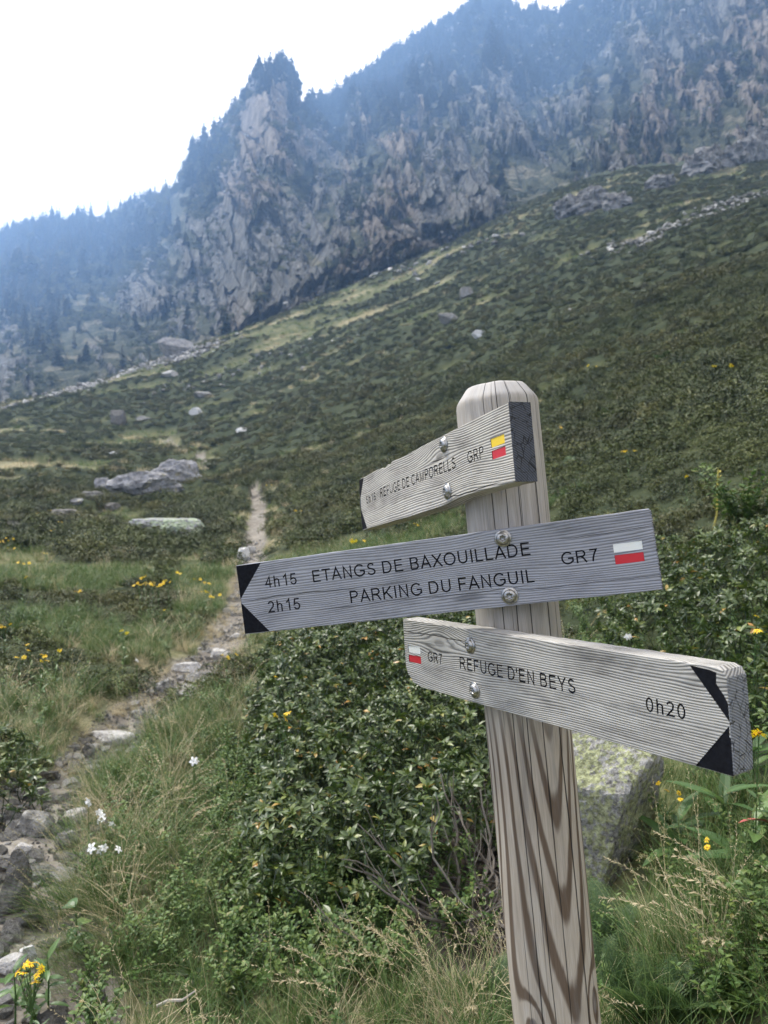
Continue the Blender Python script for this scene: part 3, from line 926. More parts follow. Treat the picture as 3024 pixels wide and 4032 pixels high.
def glyphs():
    """single-line letters on a cap height of 1: ink width and strokes (the centre lines of the router cut)"""
    G = {}
    s = .0625                                            # half the stroke
    t, b = 1 - s, s
    G['E'] = (.66, [[(.66, t), (s, t), (s, b), (.68, b)], [(s, .53), (.62, .53)]])
    G['F'] = (.62, [[(.64, t), (s, t), (s, 0)], [(s, .50), (.56, .50)]])
    G['L'] = (.56, [[(s, 1), (s, b), (.58, b)]])
    G['T'] = (.76, [[(0, t), (.76, t)], [(.38, t), (.38, 0)]])
    G['I'] = (.12, [[(.06, 1), (.06, 0)]])
    G['A'] = (.86, [[(.05, 0), (.43, .97), (.81, 0)], [(.17, .34), (.69, .34)]])
    G['N'] = (.72, [[(s, 0), (s, .96), (.72 - s, .04), (.72 - s, 1)]])
    G['M'] = (.86, [[(s, 0), (s, .96), (.43, .05), (.86 - s, .96), (.86 - s, 0)]])
    G['K'] = (.76, [[(s, 1), (s, 0)], [(.70, 1), (s, .36)], [(.27, .58), (.74, 0)]])
    G['X'] = (.82, [[(.05, 1), (.77, 0)], [(.77, 1), (.05, 0)]])
    G['Y'] = (.82, [[(.05, 1), (.41, .43), (.77, 1)], [(.41, .45), (.41, 0)]])
    G['U'] = (.74, [[(s, 1), (s, .40)] + _arc(.37, .37, .37 - s, .37 - s, 180, 360) + [(.74 - s, .40), (.74 - s, 1)]])
    G['O'] = (.96, [_arc(.48, .5, .48 - s, .5 - s + .01, 90, 450, 34)])
    G['C'] = (.88, [_arc(.48, .5, .48 - s, .5 - s + .01, 42, 318, 28)])
    G['G'] = (.92, [_arc(.48, .5, .48 - s, .5 - s + .01, 44, 318, 28) + [(.86, .22), (.86, .47), (.50, .47)]])
    G['D'] = (.78, [[(s, b), (s, t), (.36, t)] + _arc(.36, .5, .42 - s, .5 - s, 88, -88, 20) + [(.36, b), (s, b)]])
    G['B'] = (.70, [[(s, b), (s, t), (.38, t)] + _arc(.40, .745, .21, .255 - s, 88, -88, 12) + [(s, .53)], [(.38, .53)] + _arc(.42, .295, .28 - s, .295 - s, 88, -88, 12) + [(.38, b), (s, b)]])
    G['P'] = (.70, [[(s, 0), (s, t), (.40, t)] + _arc(.40, .71, .30 - s, .29 - s, 88, -88, 14) + [(s, .46)]])
    G['R'] = (.78, [[(s, 0), (s, t), (.44, t)] + _arc(.44, .72, .28 - s, .28 - s, 88, -88, 14) + [(s, .47)], [(.36, .47), (.52, .38), (.74, 0)]])
    G['S'] = (.72, [_arc(.36, .735, .30 - s, .265 - s, 20, 250, 16)[:-1] + [(.36, .52), (.44, .49)] + _arc(.37, .28, .35 - s, .28 - s, 60, -172, 18)])
    G['0'] = (.58, [_arc(.29, .5, .29 - s, .5 - s + .01, 90, 450, 30)])
    G['1'] = (.34, [[(.02, .74), (.15, .82), (.28, .985), (.28, 0)]])
    G['2'] = (.60, [_arc(.30, .73, .28 - s, .27 - s + .01, 170, -22, 14) + [(.47, .50), (.22, .25), (.07, b), (.60, b)]])
    G['4'] = (.62, [[(.44, 0), (.44, .95), (.05, .30), (.62, .30)]])
    G['5'] = (.60, [[(.54, t), (.15, t), (.08, .50), (.12, .52)] + _arc(.29, .32, .30 - s, .32 - s, 120, -165, 18)])
    G['7'] = (.58, [[(.03, t), (.54, t), (.36, .60), (.26, .30), (.21, 0)]])
    G['h'] = (.50, [[(s, 1), (s, 0)], [(s, .42)] + _arc(.26, .50, .26 - s, .23 - s + .02, 150, 15, 10) + [(.50 - s, .42), (.50 - s, 0)]])
    G["'"] = (.12, [[(.06, 1), (.06, .66)]])
    return G
GLYPHS = glyphs()
ADV = dict(A=.93, B=.93, C=1.0, D=1.0, E=.93, F=.853, G=1.086, I=.388, K=.93, L=.777, M=1.163, N=1.0, O=1.086, P=.93, R=1.0, S=.93, T=.853, U=1.0, X=.93, Y=.93, h=.777)
ADV.update({c: .777 for c in '0123456789'}); ADV["'"] = .267; ADV[' '] = .388

def ribbon(pts, half):
    """outline quads of a polyline drawn with a round-ish pen: left and right rails with mitred corners"""
    P = [np.array(p, float) for p in pts]
    closed = np.linalg.norm(P[0] - P[-1]) < 1e-6
    if closed: P = P[:-1]
    n = len(P); Ls, Rs = [], []
    for i in range(n):
        if closed or 0 < i < n - 1:
            d0 = P[i] - P[i - 1]; d1 = P[(i + 1) % n] - P[i]
        elif i == 0: d0 = d1 = P[1] - P[0]
        else: d0 = d1 = P[-1] - P[-2]
        d0 = d0 / np.linalg.norm(d0); d1 = d1 / np.linalg.norm(d1)
        m = d0 + d1; m = m / max(np.linalg.norm(m), 1e-6); nn = np.array([-m[1], m[0]])
        c = max(.38, float(nn @ np.array([-d0[1], d0[0]])))
        Ls.append(P[i] + nn * half / c); Rs.append(P[i] - nn * half / c)
    return Ls, Rs, closed

def text_bm(txt, x0, y0, x1, y1, cap, z0, z1):
    """letters as closed prisms from z0 to z1 on the board's face"""
    lay, x = [], 0.0
    for ch in txt:
        if ch != ' ':
            w, st = GLYPHS[ch]; off = (ADV[ch] - w) / 2
            lay.append((x + off, w, st))
        x += ADV[ch]
    xa = lay[0][0]; xb = lay[-1][0] + lay[-1][1]
    L_ = math.hypot(x1 - x0, y1 - y0); sx = L_ / (xb - xa); an = math.atan2(y1 - y0, x1 - x0)
    ca_, sa_ = math.cos(an), math.sin(an)
    bm = bmesh.new()
    def put(p, z):
        X_, Y_ = p[0] * sx, p[1] * cap
        return bm.verts.new((x0 + X_ * ca_ - Y_ * sa_, y0 + X_ * sa_ + Y_ * ca_, z))
    k = cap / sx
    for gx, w, st in lay:
        for s_i, line in enumerate(st):
            Ls, Rs, closed = ribbon([((px - 0.0), py) for px, py in line], .062)
            dz = s_i * 1e-5
            f = lambda p: ((p[0] + gx - xa), p[1])
            lt = [put(f(p), z0 + dz) for p in Ls]; rt = [put(f(p), z0 + dz) for p in Rs]
            lu = [put(f(p), z1 + dz) for p in Ls]; ru = [put(f(p), z1 + dz) for p in Rs]
            n = len(Ls)
            for i in range(n if closed else n - 1):
                j = (i + 1) % n
                bm.faces.new((lt[i], lt[j], rt[j], rt[i])); bm.faces.new((lu[i], ru[i], ru[j], lu[j]))
                bm.faces.new((lt[i], lu[i], lu[j], lt[j])); bm.faces.new((rt[i], rt[j], ru[j], ru[i]))
            if not closed:
                bm.faces.new((lt[0], rt[0], ru[0], lu[0])); bm.faces.new((lt[-1], lu[-1], ru[-1], rt[-1]))
    bmesh.ops.recalc_face_normals(bm, faces=bm.faces)
    return bm

def prism_bm(poly, z0, z1):
    bm = bmesh.new()
    a = [bm.verts.new((x, y, z0)) for x, y in poly]; b = [bm.verts.new((x, y, z1)) for x, y in poly]
    n = len(poly)
    bm.faces.new(list(reversed(a))); bm.faces.new(b)
    for i in range(n):
        bm.faces.new((a[i], a[(i + 1) % n], b[(i + 1) % n], b[i]))
    bmesh.ops.recalc_face_normals(bm, faces=bm.faces)
    return bm

def bm_mesh(bm, name, mats):
    me = bpy.data.meshes.new(name); bm.to_mesh(me); bm.free()
    for m in mats: me.materials.append(m)
    return me

def make_board(Rc, tc, L, h, th_, k, mat_, outline, texts, marks, tris, bolts, label, seed):
    """Rc, tc: pose in the camera frame; outline in board coordinates (x right, y up from the top left corner)"""
    Rw = np.stack([dirw(Rc[:, 0]), dirw(Rc[:, 1]), dirw(Rc[:, 2])], 1)
    tw = cam2world(tc * k)
    M = Matrix(np.vstack([np.column_stack([Rw * k, tw]), [0, 0, 0, 1]]).tolist())
    # ragged outline
    pts = []
    r = random.Random(seed)
    n = len(outline)
    for i in range(n):
        a, b = np.array(outline[i]), np.array(outline[(i + 1) % n])
        d = np.linalg.norm(b - a); m_ = max(1, int(d / .012))
        nn = np.array([-(b - a)[1], (b - a)[0]]) / d
        for j in range(m_):
            p = a + (b - a) * j / m_
            if j: p = p + nn * r.uniform(-.00035, .00035)
            pts.append(tuple(p))
    bm = prism_bm(pts, -th_, 0)
    edges = [e for e in bm.edges if abs(e.verts[0].co.z - e.verts[1].co.z) < 1e-6]
    bmesh.ops.bevel(bm, geom=edges, offset=.0013, segments=2, affect='EDGES', profile=.5)
    me = bm_mesh(bm, "direction_board", [mat_, M_BLACK])
    o = bpy.data.objects.new("direction_board", me); COL.objects.link(o)
    cut_bm = bmesh.new()
    kids = []
    def cutter(me_c, depth_mat=True):
        tmp = bmesh.new(); tmp.from_mesh(me_c)
        for f in tmp.faces: f.material_index = 0
        md = bpy.data.meshes.new("c"); tmp.to_mesh(md); tmp.free()
        md.materials.append(M_BLACK)
        return md
    cutters = []
    for txt, (x0, y0), (x1, y1), cap in texts:
        cutters.append(bm_mesh(text_bm(txt, x0, y0, x1, y1, cap, -.0022, .006), "c", [M_BLACK]))
        kids.append(("lettering", bm_mesh(text_bm(txt, x0, y0, x1, y1, cap, -.0021, -.0014), "lettering", [M_BLACK]), None))
    for poly, dep in [(m[0], .0016) for m in marks] + [(t, .0014) for t in tris]:
        cutters.append(bm_mesh(prism_bm(poly, -dep, .006), "c", [M_BLACK]))
    for me_c in cutters:
        oc = bpy.data.objects.new("cut", me_c); COL.objects.link(oc)
        md = o.modifiers.new("b", 'BOOLEAN'); md.object = oc; md.operation = 'DIFFERENCE'; md.solver = 'EXACT'
        md.material_mode = 'TRANSFER'; md.use_self = True
        dg = bpy.context.evaluated_depsgraph_get(); dg.update()
        new = bpy.data.meshes.new_from_object(o.evaluated_get(dg))
        o.modifiers.clear()
        if len(new.polygons) > 20:
            o.data = new
        bpy.data.objects.remove(oc)
    o.data.name = "direction_board"
    o.parent = signpost
    o.matrix_local = PINV @ M
    o['label'] = label
    def kid(name, me_, mat4=None, lab=None):
        c = bpy.data.objects.new(name, me_); COL.objects.link(c); c.parent = o
        if mat4 is not None: c.matrix_local = mat4
        if lab: c['label'] = lab
        return c
    for nm, mm_, lab in kids: kid(nm, mm_, None, lab)
    for poly, pm, lab in marks:
        ctr = np.mean(poly, 0); inner = [tuple(ctr + (np.array(p) - ctr) * .99) for p in poly]
        kid("trail_mark", bm_mesh(prism_bm(inner, -.0015, -.0006), "trail_mark", [pm]), None, lab)
    for poly in tris:
        ctr = np.mean(poly, 0); inner = [tuple(ctr + (np.array(p) - ctr) * .985) for p in poly]
        kid("arrow_corner", bm_mesh(prism_bm(inner, -.00135, -.0004), "arrow_corner", [M_BLACK]))
    for j, (bx, by) in enumerate(bolts):
        kid("bolt", BOLT, Matrix.Translation((bx, by, .0003)) @ Matrix.Rotation(.4 + j * 1.1 + seed, 4, 'Z'))
    return o

R_mid = np.array([[0.9449, -0.1386, -0.2966], [0.1435, 0.9896, -0.0052], [0.2943, -0.0376, 0.955]])
R_up = np.array([[0.3508, -0.0681, -0.934], [0.1231, 0.9921, -0.0262], [0.9283, -0.1058, 0.3564]])
R_low = np.array([[0.5122, -0.0611, -0.8567], [0.0434, 0.998, -0.0453], [0.8578, -0.014, 0.5138]])
t_mid, t_up, t_low = np.array([-0.2577, -0.0932, -1.2873]), np.array([-0.0541, 0.0722, -1.608]), np.array([0.0349, -0.1995, -1.3819])
MB_mid = board_mat("board_wood_bluish", .12, .6865, (.100, .103, .118), (.30, .31, .345), (.10, .10, .11), .0040, [(.40, -.10, .10, .03, .25)],
                   [(-.063, 0, .22, .0008, 1.0), (-.092, .13, .50, .0006, 4.0), (-.026, .55, .70, .0006, 7.0), (-.098, .42, .70, .0005, 9.0), (-.064, .2, .33, .0004, 12.0)], 1.3, .8, .75)
MB_up = board_mat("board_wood_pale", .1125, .6408, (.085, .080, .074), (.43, .41, .37), (.035, .038, .046), .0039, [(.41, -.030, .055, .028, .75), (.52, -.115, .10, .02, .5)],
                  [(-.036, .37, .44, .0014, 2.0), (-.105, .41, .60, .0012, 6.0)], 5.1, 1.0, .85)
MB_low = board_mat("board_wood_silver", .12, .6656, (.075, .071, .068), (.405, .395, .37), (.10, .105, .115), .0036, [(.115, -.033, .060, .034, .85), (.63, -.012, .03, .02, .6)],
                   [(-.022, 0, .20, .0012, 3.0)], 9.7, 1.0, .85)
TH_B = .035
Lm, hm_ = .6865, .12
make_board(R_mid, t_mid, Lm, hm_, TH_B, 1.0, MB_mid,
           [(0, 0), (0, -.0605), (.0008, -.062), (0, -.0635), (0, -hm_), (Lm, -hm_), (Lm, -.004), (Lm - .003, 0)][::1],
           [("4h15", (.0515, -.0452), (.1109, -.0452), .0195), ("ETANGS DE BAXOUILLADE", (.1405, -.0458), (.504, -.0458), .0203), ("2h15", (.0508, -.0878), (.1113, -.0878), .0195),
            ("PARKING DU FANGUIL", (.2021, -.0876), (.5041, -.0876), .0203), ("GR7", (.5488, -.0668), (.6020, -.0668), .0190)],
           [([(.6258, -.045), (.6676, -.0449), (.6672, -.0578), (.6257, -.0579)], P_WHITE, "white upper trail mark"), ([(.6260, -.0616), (.6671, -.0618), (.6671, -.0754), (.6257, -.0755)], P_RED, "red lower trail mark")],
           [[(.0008, -.0008), (.0485, -.0010), (.0008, -.0590)], [(.0010, -.0650), (.0480, -.1190), (.0008, -.1190)]],
           [(.4661, -.0148), (.4638, -.1042)], "middle board, bluish grey, GR7 arrow pointing left", 1)
Lu, hu = .6408, .1125
make_board(R_up, t_up, Lu, hu, TH_B, 1.018, MB_up,
           [(-.002, -.004), (-.004, -.03), (-.006, -.052), (-.0055, -.06), (-.003, -.09), (.0014, -.1127), (.03, -.1125), (.30, -.1140), (.40, -.1130), (.47, -.1080), (.54, -.1085), (Lu, -.1110), (Lu, 0),
            (.34, .0005), (.30, 0.0), (.26, -.0015), (.20, .0008), (.185, -.0035), (.175, -.0010), (.155, -.0050), (.14, -.0015), (.10, -.0005), (.03, -.002), (.012, -.001)],
           [("5h15", (.037, -.0600), (.0953, -.0600), .0160), ("REFUGE DE CAMPORELLS", (.1226, -.0590), (.4656, -.0608), .0185), ("GRP", (.5072, -.0612), (.5589, -.0620), .0180)],
           [([(.582, -.0395), (.6211, -.0405), (.621, -.0534), (.5828, -.0525)], P_YEL, "yellow upper trail mark"), ([(.5828, -.0571), (.6217, -.0576), (.6216, -.0705), (.5828, -.0697)], P_RED, "red lower trail mark")],
           [[(-.0012, -.005), (.0005, -.0025), (.030, -.003), (-.0048, -.0515)], [(-.0045, -.062), (-.0018, -.0640), (.031, -.1112), (.0025, -.1115)]],
           [(.4306, -.0157), (.4303, -.0922)], "upper board, pale ribbed grey, GRP board with yellow and red mark", 2)
Ll, hl = .6656, .12
make_board(R_low, t_low, Ll, hl, TH_B, .984, MB_low,
           [(.0015, 0), (0, -.003), (0, -.06), (.0008, -.088), (.006, -.101), (.016, -.108), (.022, -.1155), (.05, -.1195), (.3, -hl), (Ll - .003, -hl), (Ll, -.117), (Ll + .001, -.09), (Ll - .0005, -.06), (Ll, -.035), (Ll - .001, -.012), (Ll - .006, -.004), (Ll - .014, -.001)],
           [("GR7", (.0767, -.0692), (.1204, -.0688), .0182), ("REFUGE D'EN BEYS", (.1714, -.0690), (.4337, -.0676), .0200), ("0h20", (.5514, -.0688), (.6078, -.0683), .0178)],
           [([(.0125, -.0478), (.0525, -.0460), (.0534, -.0598), (.0134, -.0602)], P_WHITE, "white upper trail mark"), ([(.0131, -.0647), (.0538, -.0634), (.0539, -.0771), (.0133, -.0778)], P_RED, "red lower trail mark")],
           [[(.6175, -.0035), (.643, -.0052), (.6518, -.0070), (.6505, -.0195), (.6600, -.0323), (.6635, -.0392), (.6640, -.0597)], [(.6630, -.0640), (.6626, -.0765), (.6643, -.0780), (.6643, -.1190), (.6165, -.1190)]],
           [(.2034, -.0267), (.2081, -.099)], "lower board, silver grey, GR7 arrow pointing right to the 0h20 hut", 3)

# ================================================================== ROCKS
def ico(sub):
    bm = bmesh.new(); bmesh.ops.create_icosphere(bm, subdivisions=sub, radius=1.0)
    V = np.array([v.co[:] for v in bm.verts]); F = np.array([[v.index for v in f.verts] for f in bm.faces]); bm.free()
    return V / np.linalg.norm(V, axis=1)[:, None], F
ICO = {k: ico(k) for k in (1, 2, 4, 5)}
ICO[3] = ICO[4]

def rock_mesh(name, seed, dims, sub, mat_, planes=14, rough_=.05, name_attr=None, top=1.0):
    V, F = ICO[sub]
    r = np.random.default_rng(seed)
    n = r.normal(size=(planes, 3)); n /= np.linalg.norm(n, axis=1)[:, None]
    n = np.concatenate([n, [[0, 0, 1], [0, 0, -1]]]); d = np.concatenate([r.uniform(.62, .95, planes), [top * .85, .9]])
    dot = V @ n.T
    rad = np.min(np.where(dot > .05, d[None] / np.maximum(dot, .05), 9), axis=1)
    rad = np.minimum(rad, 1.15)
    P = V * rad[:, None]
    P = P / np.abs(P).max(0)
    if sub >= 2:
        f_ = 1 + rough_ * (fbm(P[:, 0] * 3 + seed, P[:, 1] * 3, P[:, 2] * 3, seed=seed % 97, octaves=5, gain=.6) - .5) * 2
        f2 = 1 + rough_ * .8 * (ridged(P[:, 0] * 2 + seed, P[:, 1] * 2, P[:, 2] * 5, seed=seed % 89, octaves=4) - .5)
        P = P * (f_ * f2)[:, None]
    P = P * np.array(dims) * .5
    return mesh_np(name, P, F, [mat_], smooth=False)

def rock_mat(name, stops, lichen=0.0, lich_c=(.36, .40, .13), scale=1.0):
    m = Mat(name, rough=.9, spec=.2)
    co = m.coord('Object')
    a = m.noise(m.scaled(co, (1, 1, 1.8)), 5.0 * scale, 7, .7); b = m.noise(co, 26.0 * scale, 5, .65)
    c = m.ramp(a * .5 + b * .5, stops)
    sp = m.noise(co, 70.0 * scale, 3, .6)
    c = m.mix(sp.step(.58, .68) * .6, c, (.05, .05, .05))
    if lichen:
        l = (m.noise(co, 2.6 * scale, 6, .72) * .5 + m.noise(co, 18.0 * scale, 4, .6) * .5).step(.60 - lichen * .16, .66 - lichen * .16)
        lc = m.ramp(b, [(.35, tuple(k * .5 for k in lich_c)), (.5, lich_c), (.62, tuple(min(1, k * 1.5) for k in lich_c))])
        c = m.mix(l * .92, c, lc)
    m.color(c); m.bump(a * .4 + b * .4 + sp * .2, 1.0, .05 / scale)
    return m.m
RS_GREY = [(.38, (.06, .06, .056)), (.47, (.17, .168, .158)), (.56, (.29, .285, .27)), (.68, (.42, .415, .395))]
RS_PALE = [(.35, (.22, .21, .20)), (.5, (.42, .41, .395)), (.68, (.60, .59, .57))]
RS_WHITE = [(.35, (.42, .42, .41)), (.5, (.62, .62, .61)), (.68, (.78, .78, .77))]
RS_DARK = [(.38, (.055, .052, .048)), (.5, (.14, .135, .125)), (.66, (.25, .24, .225))]
RM = {'grey': rock_mat("grey_rock", RS_GREY), 'pale': rock_mat("pale_stone", RS_PALE), 'white': rock_mat("white_quartz_stone", RS_WHITE), 'dark': rock_mat("dark_rock", RS_DARK),
      'lichen': rock_mat("lichen_rock", [(.38, (.045, .045, .042)), (.46, (.18, .178, .168)), (.55, (.29, .287, .27)), (.66, (.46, .455, .435))], .9, (.235, .25, .135), 3.0),
      'moss': rock_mat("mossy_slab", [(.35, (.12, .12, .13)), (.5, (.30, .30, .31)), (.68, (.46, .47, .46))], .8, (.30, .36, .24), .6),
      'crag': rock_mat("crag_rock", [(.35, (.04, .04, .04)), (.47, (.13, .13, .13)), (.58, (.26, .26, .255)), (.72, (.38, .375, .37))], .0, scale=.05),
      'outcrop': rock_mat("outcrop_rock", [(.35, (.09, .09, .095)), (.47, (.24, .24, .25)), (.6, (.40, .40, .41)), (.72, (.52, .51, .50))], .25, (.28, .26, .18), .25)}

ROCK_SPECS = []
def rock_at(u, v, w, h, kind, label, depth=.9, rz=0.0, sub=4, top=1.0, planes=14, sink=.2, rough_=.06, tilt=0.0, name="boulder", cat="rock", rmax=140.0):
    p = hit(u, v, rmax=rmax)
    D_ = p[1] * FWD[1] + p[2] * FWD[2]
    ROCK_SPECS.append(dict(p=p, w=w * D_ / F_PX, h=h * D_ / F_PX, kind=kind, label=label, depth=depth, rz=rz, sub=sub, top=top, planes=planes, sink=sink, rough_=rough_, tilt=tilt, name=name, cat=cat))
rock_at(2400, 3480, 470, 640, 'lichen', "grey boulder crusted with yellow-green lichen behind the post", .8, .3, 5, planes=9, sink=.2, rough_=.10, tilt=.12)
rock_at(565, 1985, 300, 120, 'outcrop', "large grey rock outcrop on the meadow beyond the path, widest block", .6, .2, 4, planes=12, sink=.2, rough_=.16, tilt=-.15)
rock_at(665, 1925, 210, 110, 'outcrop', "brownish upper end of the grey outcrop on the meadow", .6, .5, 4, planes=9, sink=.15, rough_=.2)
rock_at(395, 1975, 55, 55, 'outcrop', "small upright block at the left end of the outcrop", .9, .1, 4, planes=8, rough_=.12)
rock_at(350, 2005, 100, 40, 'grey', "low jagged rock sloping down left of the outcrop", .7, .4, 4, planes=8, rough_=.12)
rock_at(300, 2025, 50, 22, 'outcrop', "small rock at the lower left tail of the outcrop", .7, .4, 4, planes=8, rough_=.12)
rock_at(440, 2020, 60, 30, 'dark', "small dark rock just below the grey outcrop", .8, 1.0, 4, planes=8, rough_=.12)
rock_at(640, 2120, 300, 70, 'moss', "long flat slab with pale green lichen beside the path", .5, .05, 4, planes=9, top=.7, sink=.3, rough_=.1)
rock_at(228, 2065, 120, 55, 'dark', "dark purplish rock half sunk in the meadow grass", .8, .3, 4, planes=10)
rock_at(30, 2090, 90, 28, 'dark', "flat brown rock in the meadow at the left edge", .7, .1, 4, rough_=.12)
rock_at(765, 1652, 52, 34, 'white', "larger of two bright white stones on the shrub slope above the outcrop", .8, .2, 4, planes=6, rough_=.12)
rock_at(952, 1730, 46, 24, 'white', "small bright white stone on the shrub slope right of the larger one", .8, .6, 4, planes=7, rough_=.12)
rock_at(447, 1818, 36, 18, 'white', "small pale stone among dark shrubs above the outcrop", .8, .1, 4, planes=7, rough_=.12)
rock_at(455, 1685, 66, 62, 'dark', "dark upright rock on the far shrub slope", .9, .4, 4, planes=9)
rock_at(560, 1668, 60, 22, 'grey', "low grey rock next to the dark upright rock", .9, .4, 4, rough_=.12)
rock_at(1845, 1186, 66, 42, 'grey', "grey boulder on the open hillside below the cliffs", .9, .3, 4, planes=9)
rock_at(1772, 1284, 90, 34, 'grey', "wide flat grey boulder on the open hillside", .7, .2, 4, planes=9)
rock_at(1888, 1340, 60, 26, 'white', "small white boulder on the open hillside, lowest of three", .8, .2, 4, planes=6, rough_=.12)
rock_at(2245, 1255, 34, 20, 'pale', "tiny pale stone on the dark slope above the post", .9, .2, 4, rough_=.12)
rock_at(790, 1580, 70, 26, 'grey', "grey rock in pale grass on the far slope", .9, .2, 4, rough_=.12)
rock_at(665, 1498, 60, 26, 'pale', "pale rock in the grass just below the crest", .9, .2, 4, rough_=.12)
rock_at(485, 1452, 110, 62, 'outcrop', "big square grey block on the crest beside the scree", .8, .1, 4, planes=6, top=.8)
rock_at(690, 1412, 140, 70, 'outcrop', "largest rounded grey boulder on the crest above the scree", .8, .5, 4, planes=10)
rock_at(955, 2205, 52, 50, 'white', "white angular stone standing in the narrow path", .7, .4, 4, planes=7, rough_=.12, name="stone")
rock_at(985, 2178, 36, 28, 'pale', "small pale stone in the path behind the white one", .7, .4, 4, planes=7, rough_=.12, name="stone")
rock_at(430, 2925, 190, 52, 'pale', "long flat pale stone lying across the path", .45, -.15, 4, planes=8, top=.6, name="stone")
rock_at(338, 2985, 62, 56, 'dark', "small dark triangular stone in the path", .7, .5, 4, planes=6, rough_=.12, name="stone")
rock_at(118, 3290, 150, 90, 'grey', "large grey stone on the rubble of the path", .7, .2, 4, planes=9, name="stone")
rock_at(78, 3375, 75, 46, 'pale', "pale stone in the path below the large grey one", .8, .7, 4, planes=8, rough_=.12, name="stone")
rock_at(245, 3345, 95, 70, 'grey', "rough grey stone at the grassy edge of the path", .8, .1, 4, planes=9, name="stone")
rock_at(285, 3240, 90, 44, 'pale', "pale flat stone under the tussock by the path", .8, .1, 4, planes=9, rough_=.12, name="stone")
rock_at(60, 3600, 120, 250, 'dark', "tall dark grey slab standing on edge by the path at the left", .45, .7, 4, planes=7, sink=.08, rough_=.08, tilt=.25, name="stone")
rock_at(-10, 3440, 130, 60, 'dark', "flat dark stone at the left edge of the path", .7, .2, 4, planes=8, rough_=.12, name="stone")
rock_at(100, 3800, 68, 66, 'white', "small white block low on the left beside the path", .8, .5, 4, planes=6, rough_=.12, name="stone")
rock_at(15, 3850, 130, 70, 'pale', "pale slab at the lower left edge behind the yellow flowers", .8, .2, 4, planes=8, name="stone")
rock_at(858, 2600, 100, 42, 'pale', "flat pale stone where the path bends, highest of the cluster", .6, -.4, 4, planes=8, rough_=.12, name="stone")
rock_at(729, 2650, 110, 38, 'pale', "long pale stone at the left side of the path bend", .5, .2, 4, planes=8, rough_=.12, name="stone")
rock_at(790, 2695, 120, 46, 'grey', "broad grey stone in the middle of the path bend", .6, .3, 4, planes=8, rough_=.12, name="stone")
rock_at(640, 2740, 76, 62, 'grey', "upright grey stone at the lower left of the path bend", .6, .8, 4, planes=7, rough_=.12, name="stone")
rock_at(735, 2760, 100, 40, 'pale', "pale stone at the bottom of the path bend", .6, .1, 4, planes=8, rough_=.12, name="stone")
rock_at(928, 2520, 56, 24, 'pale', "small pale stone in the path below the middle board's tip", .7, .1, 4, planes=8, rough_=.12, name="stone")
rock_at(530, 2830, 60, 30, 'grey', "small grey stone in the path above the long flat one", .7, .5, 4, planes=8, rough_=.12, name="stone")
rock_at(1010, 3760, 150, 60, 'dark', "dark stone half hidden under the bilberry", .8, .2, 4, planes=8, rough_=.12)
for (u, v, w, h, l) in [(2260, 860, 150, 90, "craggy grey outcrop on the upper right slope, left block"), (2350, 835, 170, 110, "craggy grey outcrop on the upper right slope, tallest middle block"),
                        (2450, 830, 120, 80, "craggy grey outcrop on the upper right slope, right block"), (2790, 690, 180, 110, "jagged rock block at the top of the right slope under the cliffs"),
                        (2900, 660, 120, 90, "jagged rock fin standing beside the block under the right cliffs"), (3000, 640, 130, 150, "tall rock fin at the right edge under the cliffs"),
                        (2620, 745, 120, 60, "low broken rock at the foot of the pale gully")]:
    rock_at(u, v, w, h, 'crag', l, .8, .3, 4, planes=11, rough_=.35, sink=.25, name="outcrop")
for i, sp in enumerate(ROCK_SPECS):
    me = rock_mesh(sp['name'], 1000 + i * 13, (sp['w'] * 1.08, sp['w'] * sp['depth'], sp['h'] * (1 + sp['sink'] * 1.3)), sp['sub'], RM[sp['kind']], sp['planes'], sp['rough_'], top=sp['top'])
    x_, y_, z_ = sp['p']
    zz = float(surface(x_, y_ + sp['w'] * .2))
    o = link(sp['name'], me, loc=(x_, y_ + sp['w'] * sp['depth'] * .35, max(z_, zz) + sp['h'] * (.5 - sp['sink'])), rot=(0, sp['tilt'], sp['rz']))
    tag(o, sp['label'], sp['cat'])

# loose stones of the footpath: the largest ones in view as objects, the rest as gravel
STONES = [rock_mesh("stone", 2000 + k, (1, .8, .5), 1, RM[('grey', 'pale', 'grey', 'dark')[k % 4]], 8) for k in range(10)]
STONES_FINE = [rock_mesh("gravel", 2100 + k, (1, .8, .5), 1, RM[('pale', 'grey', 'grey')[k % 3]], 7) for k in range(6)]

# ================================================================== PLANT SHAPES
def leaf_geo(L, W, fold=.25, droop=.35, segs=3, tipw=.35, basew=.35):
    """a leaf along +X, blade up +Z; returns vertices and quads"""
    if segs == 1:
        z1 = -droop * .25 * L; w = W * .5
        return np.array([(0, 0, 0), (L * .5, -w, z1 + fold * w), (L, 0, -droop * L), (L * .5, w, z1 + fold * w)]), np.array([(0, 1, 2, 3)])
    xs = np.linspace(0, 1, segs + 1)
    wd = np.sin(np.pi * np.clip(xs * .92 + .06, 0, 1)) ** .8
    wd[0] = basew * .3; wd[-1] = tipw * .25
    V = []
    for x, w in zip(xs, wd):
        z = -droop * x * x * L
        V += [(x * L, -w * W / 2, z + fold * w * W / 2), (x * L, 0, z), (x * L, w * W / 2, z + fold * w * W / 2)]
    q = []
    for i in range(segs):
        a = i * 3
        q += [(a, a + 3, a + 4, a + 1), (a + 1, a + 4, a + 5, a + 2)]
    return np.array(V), np.array(q)

def place(V, M, t=(0, 0, 0), s=1.0):
    return (V * s) @ M.T + np.asarray(t)

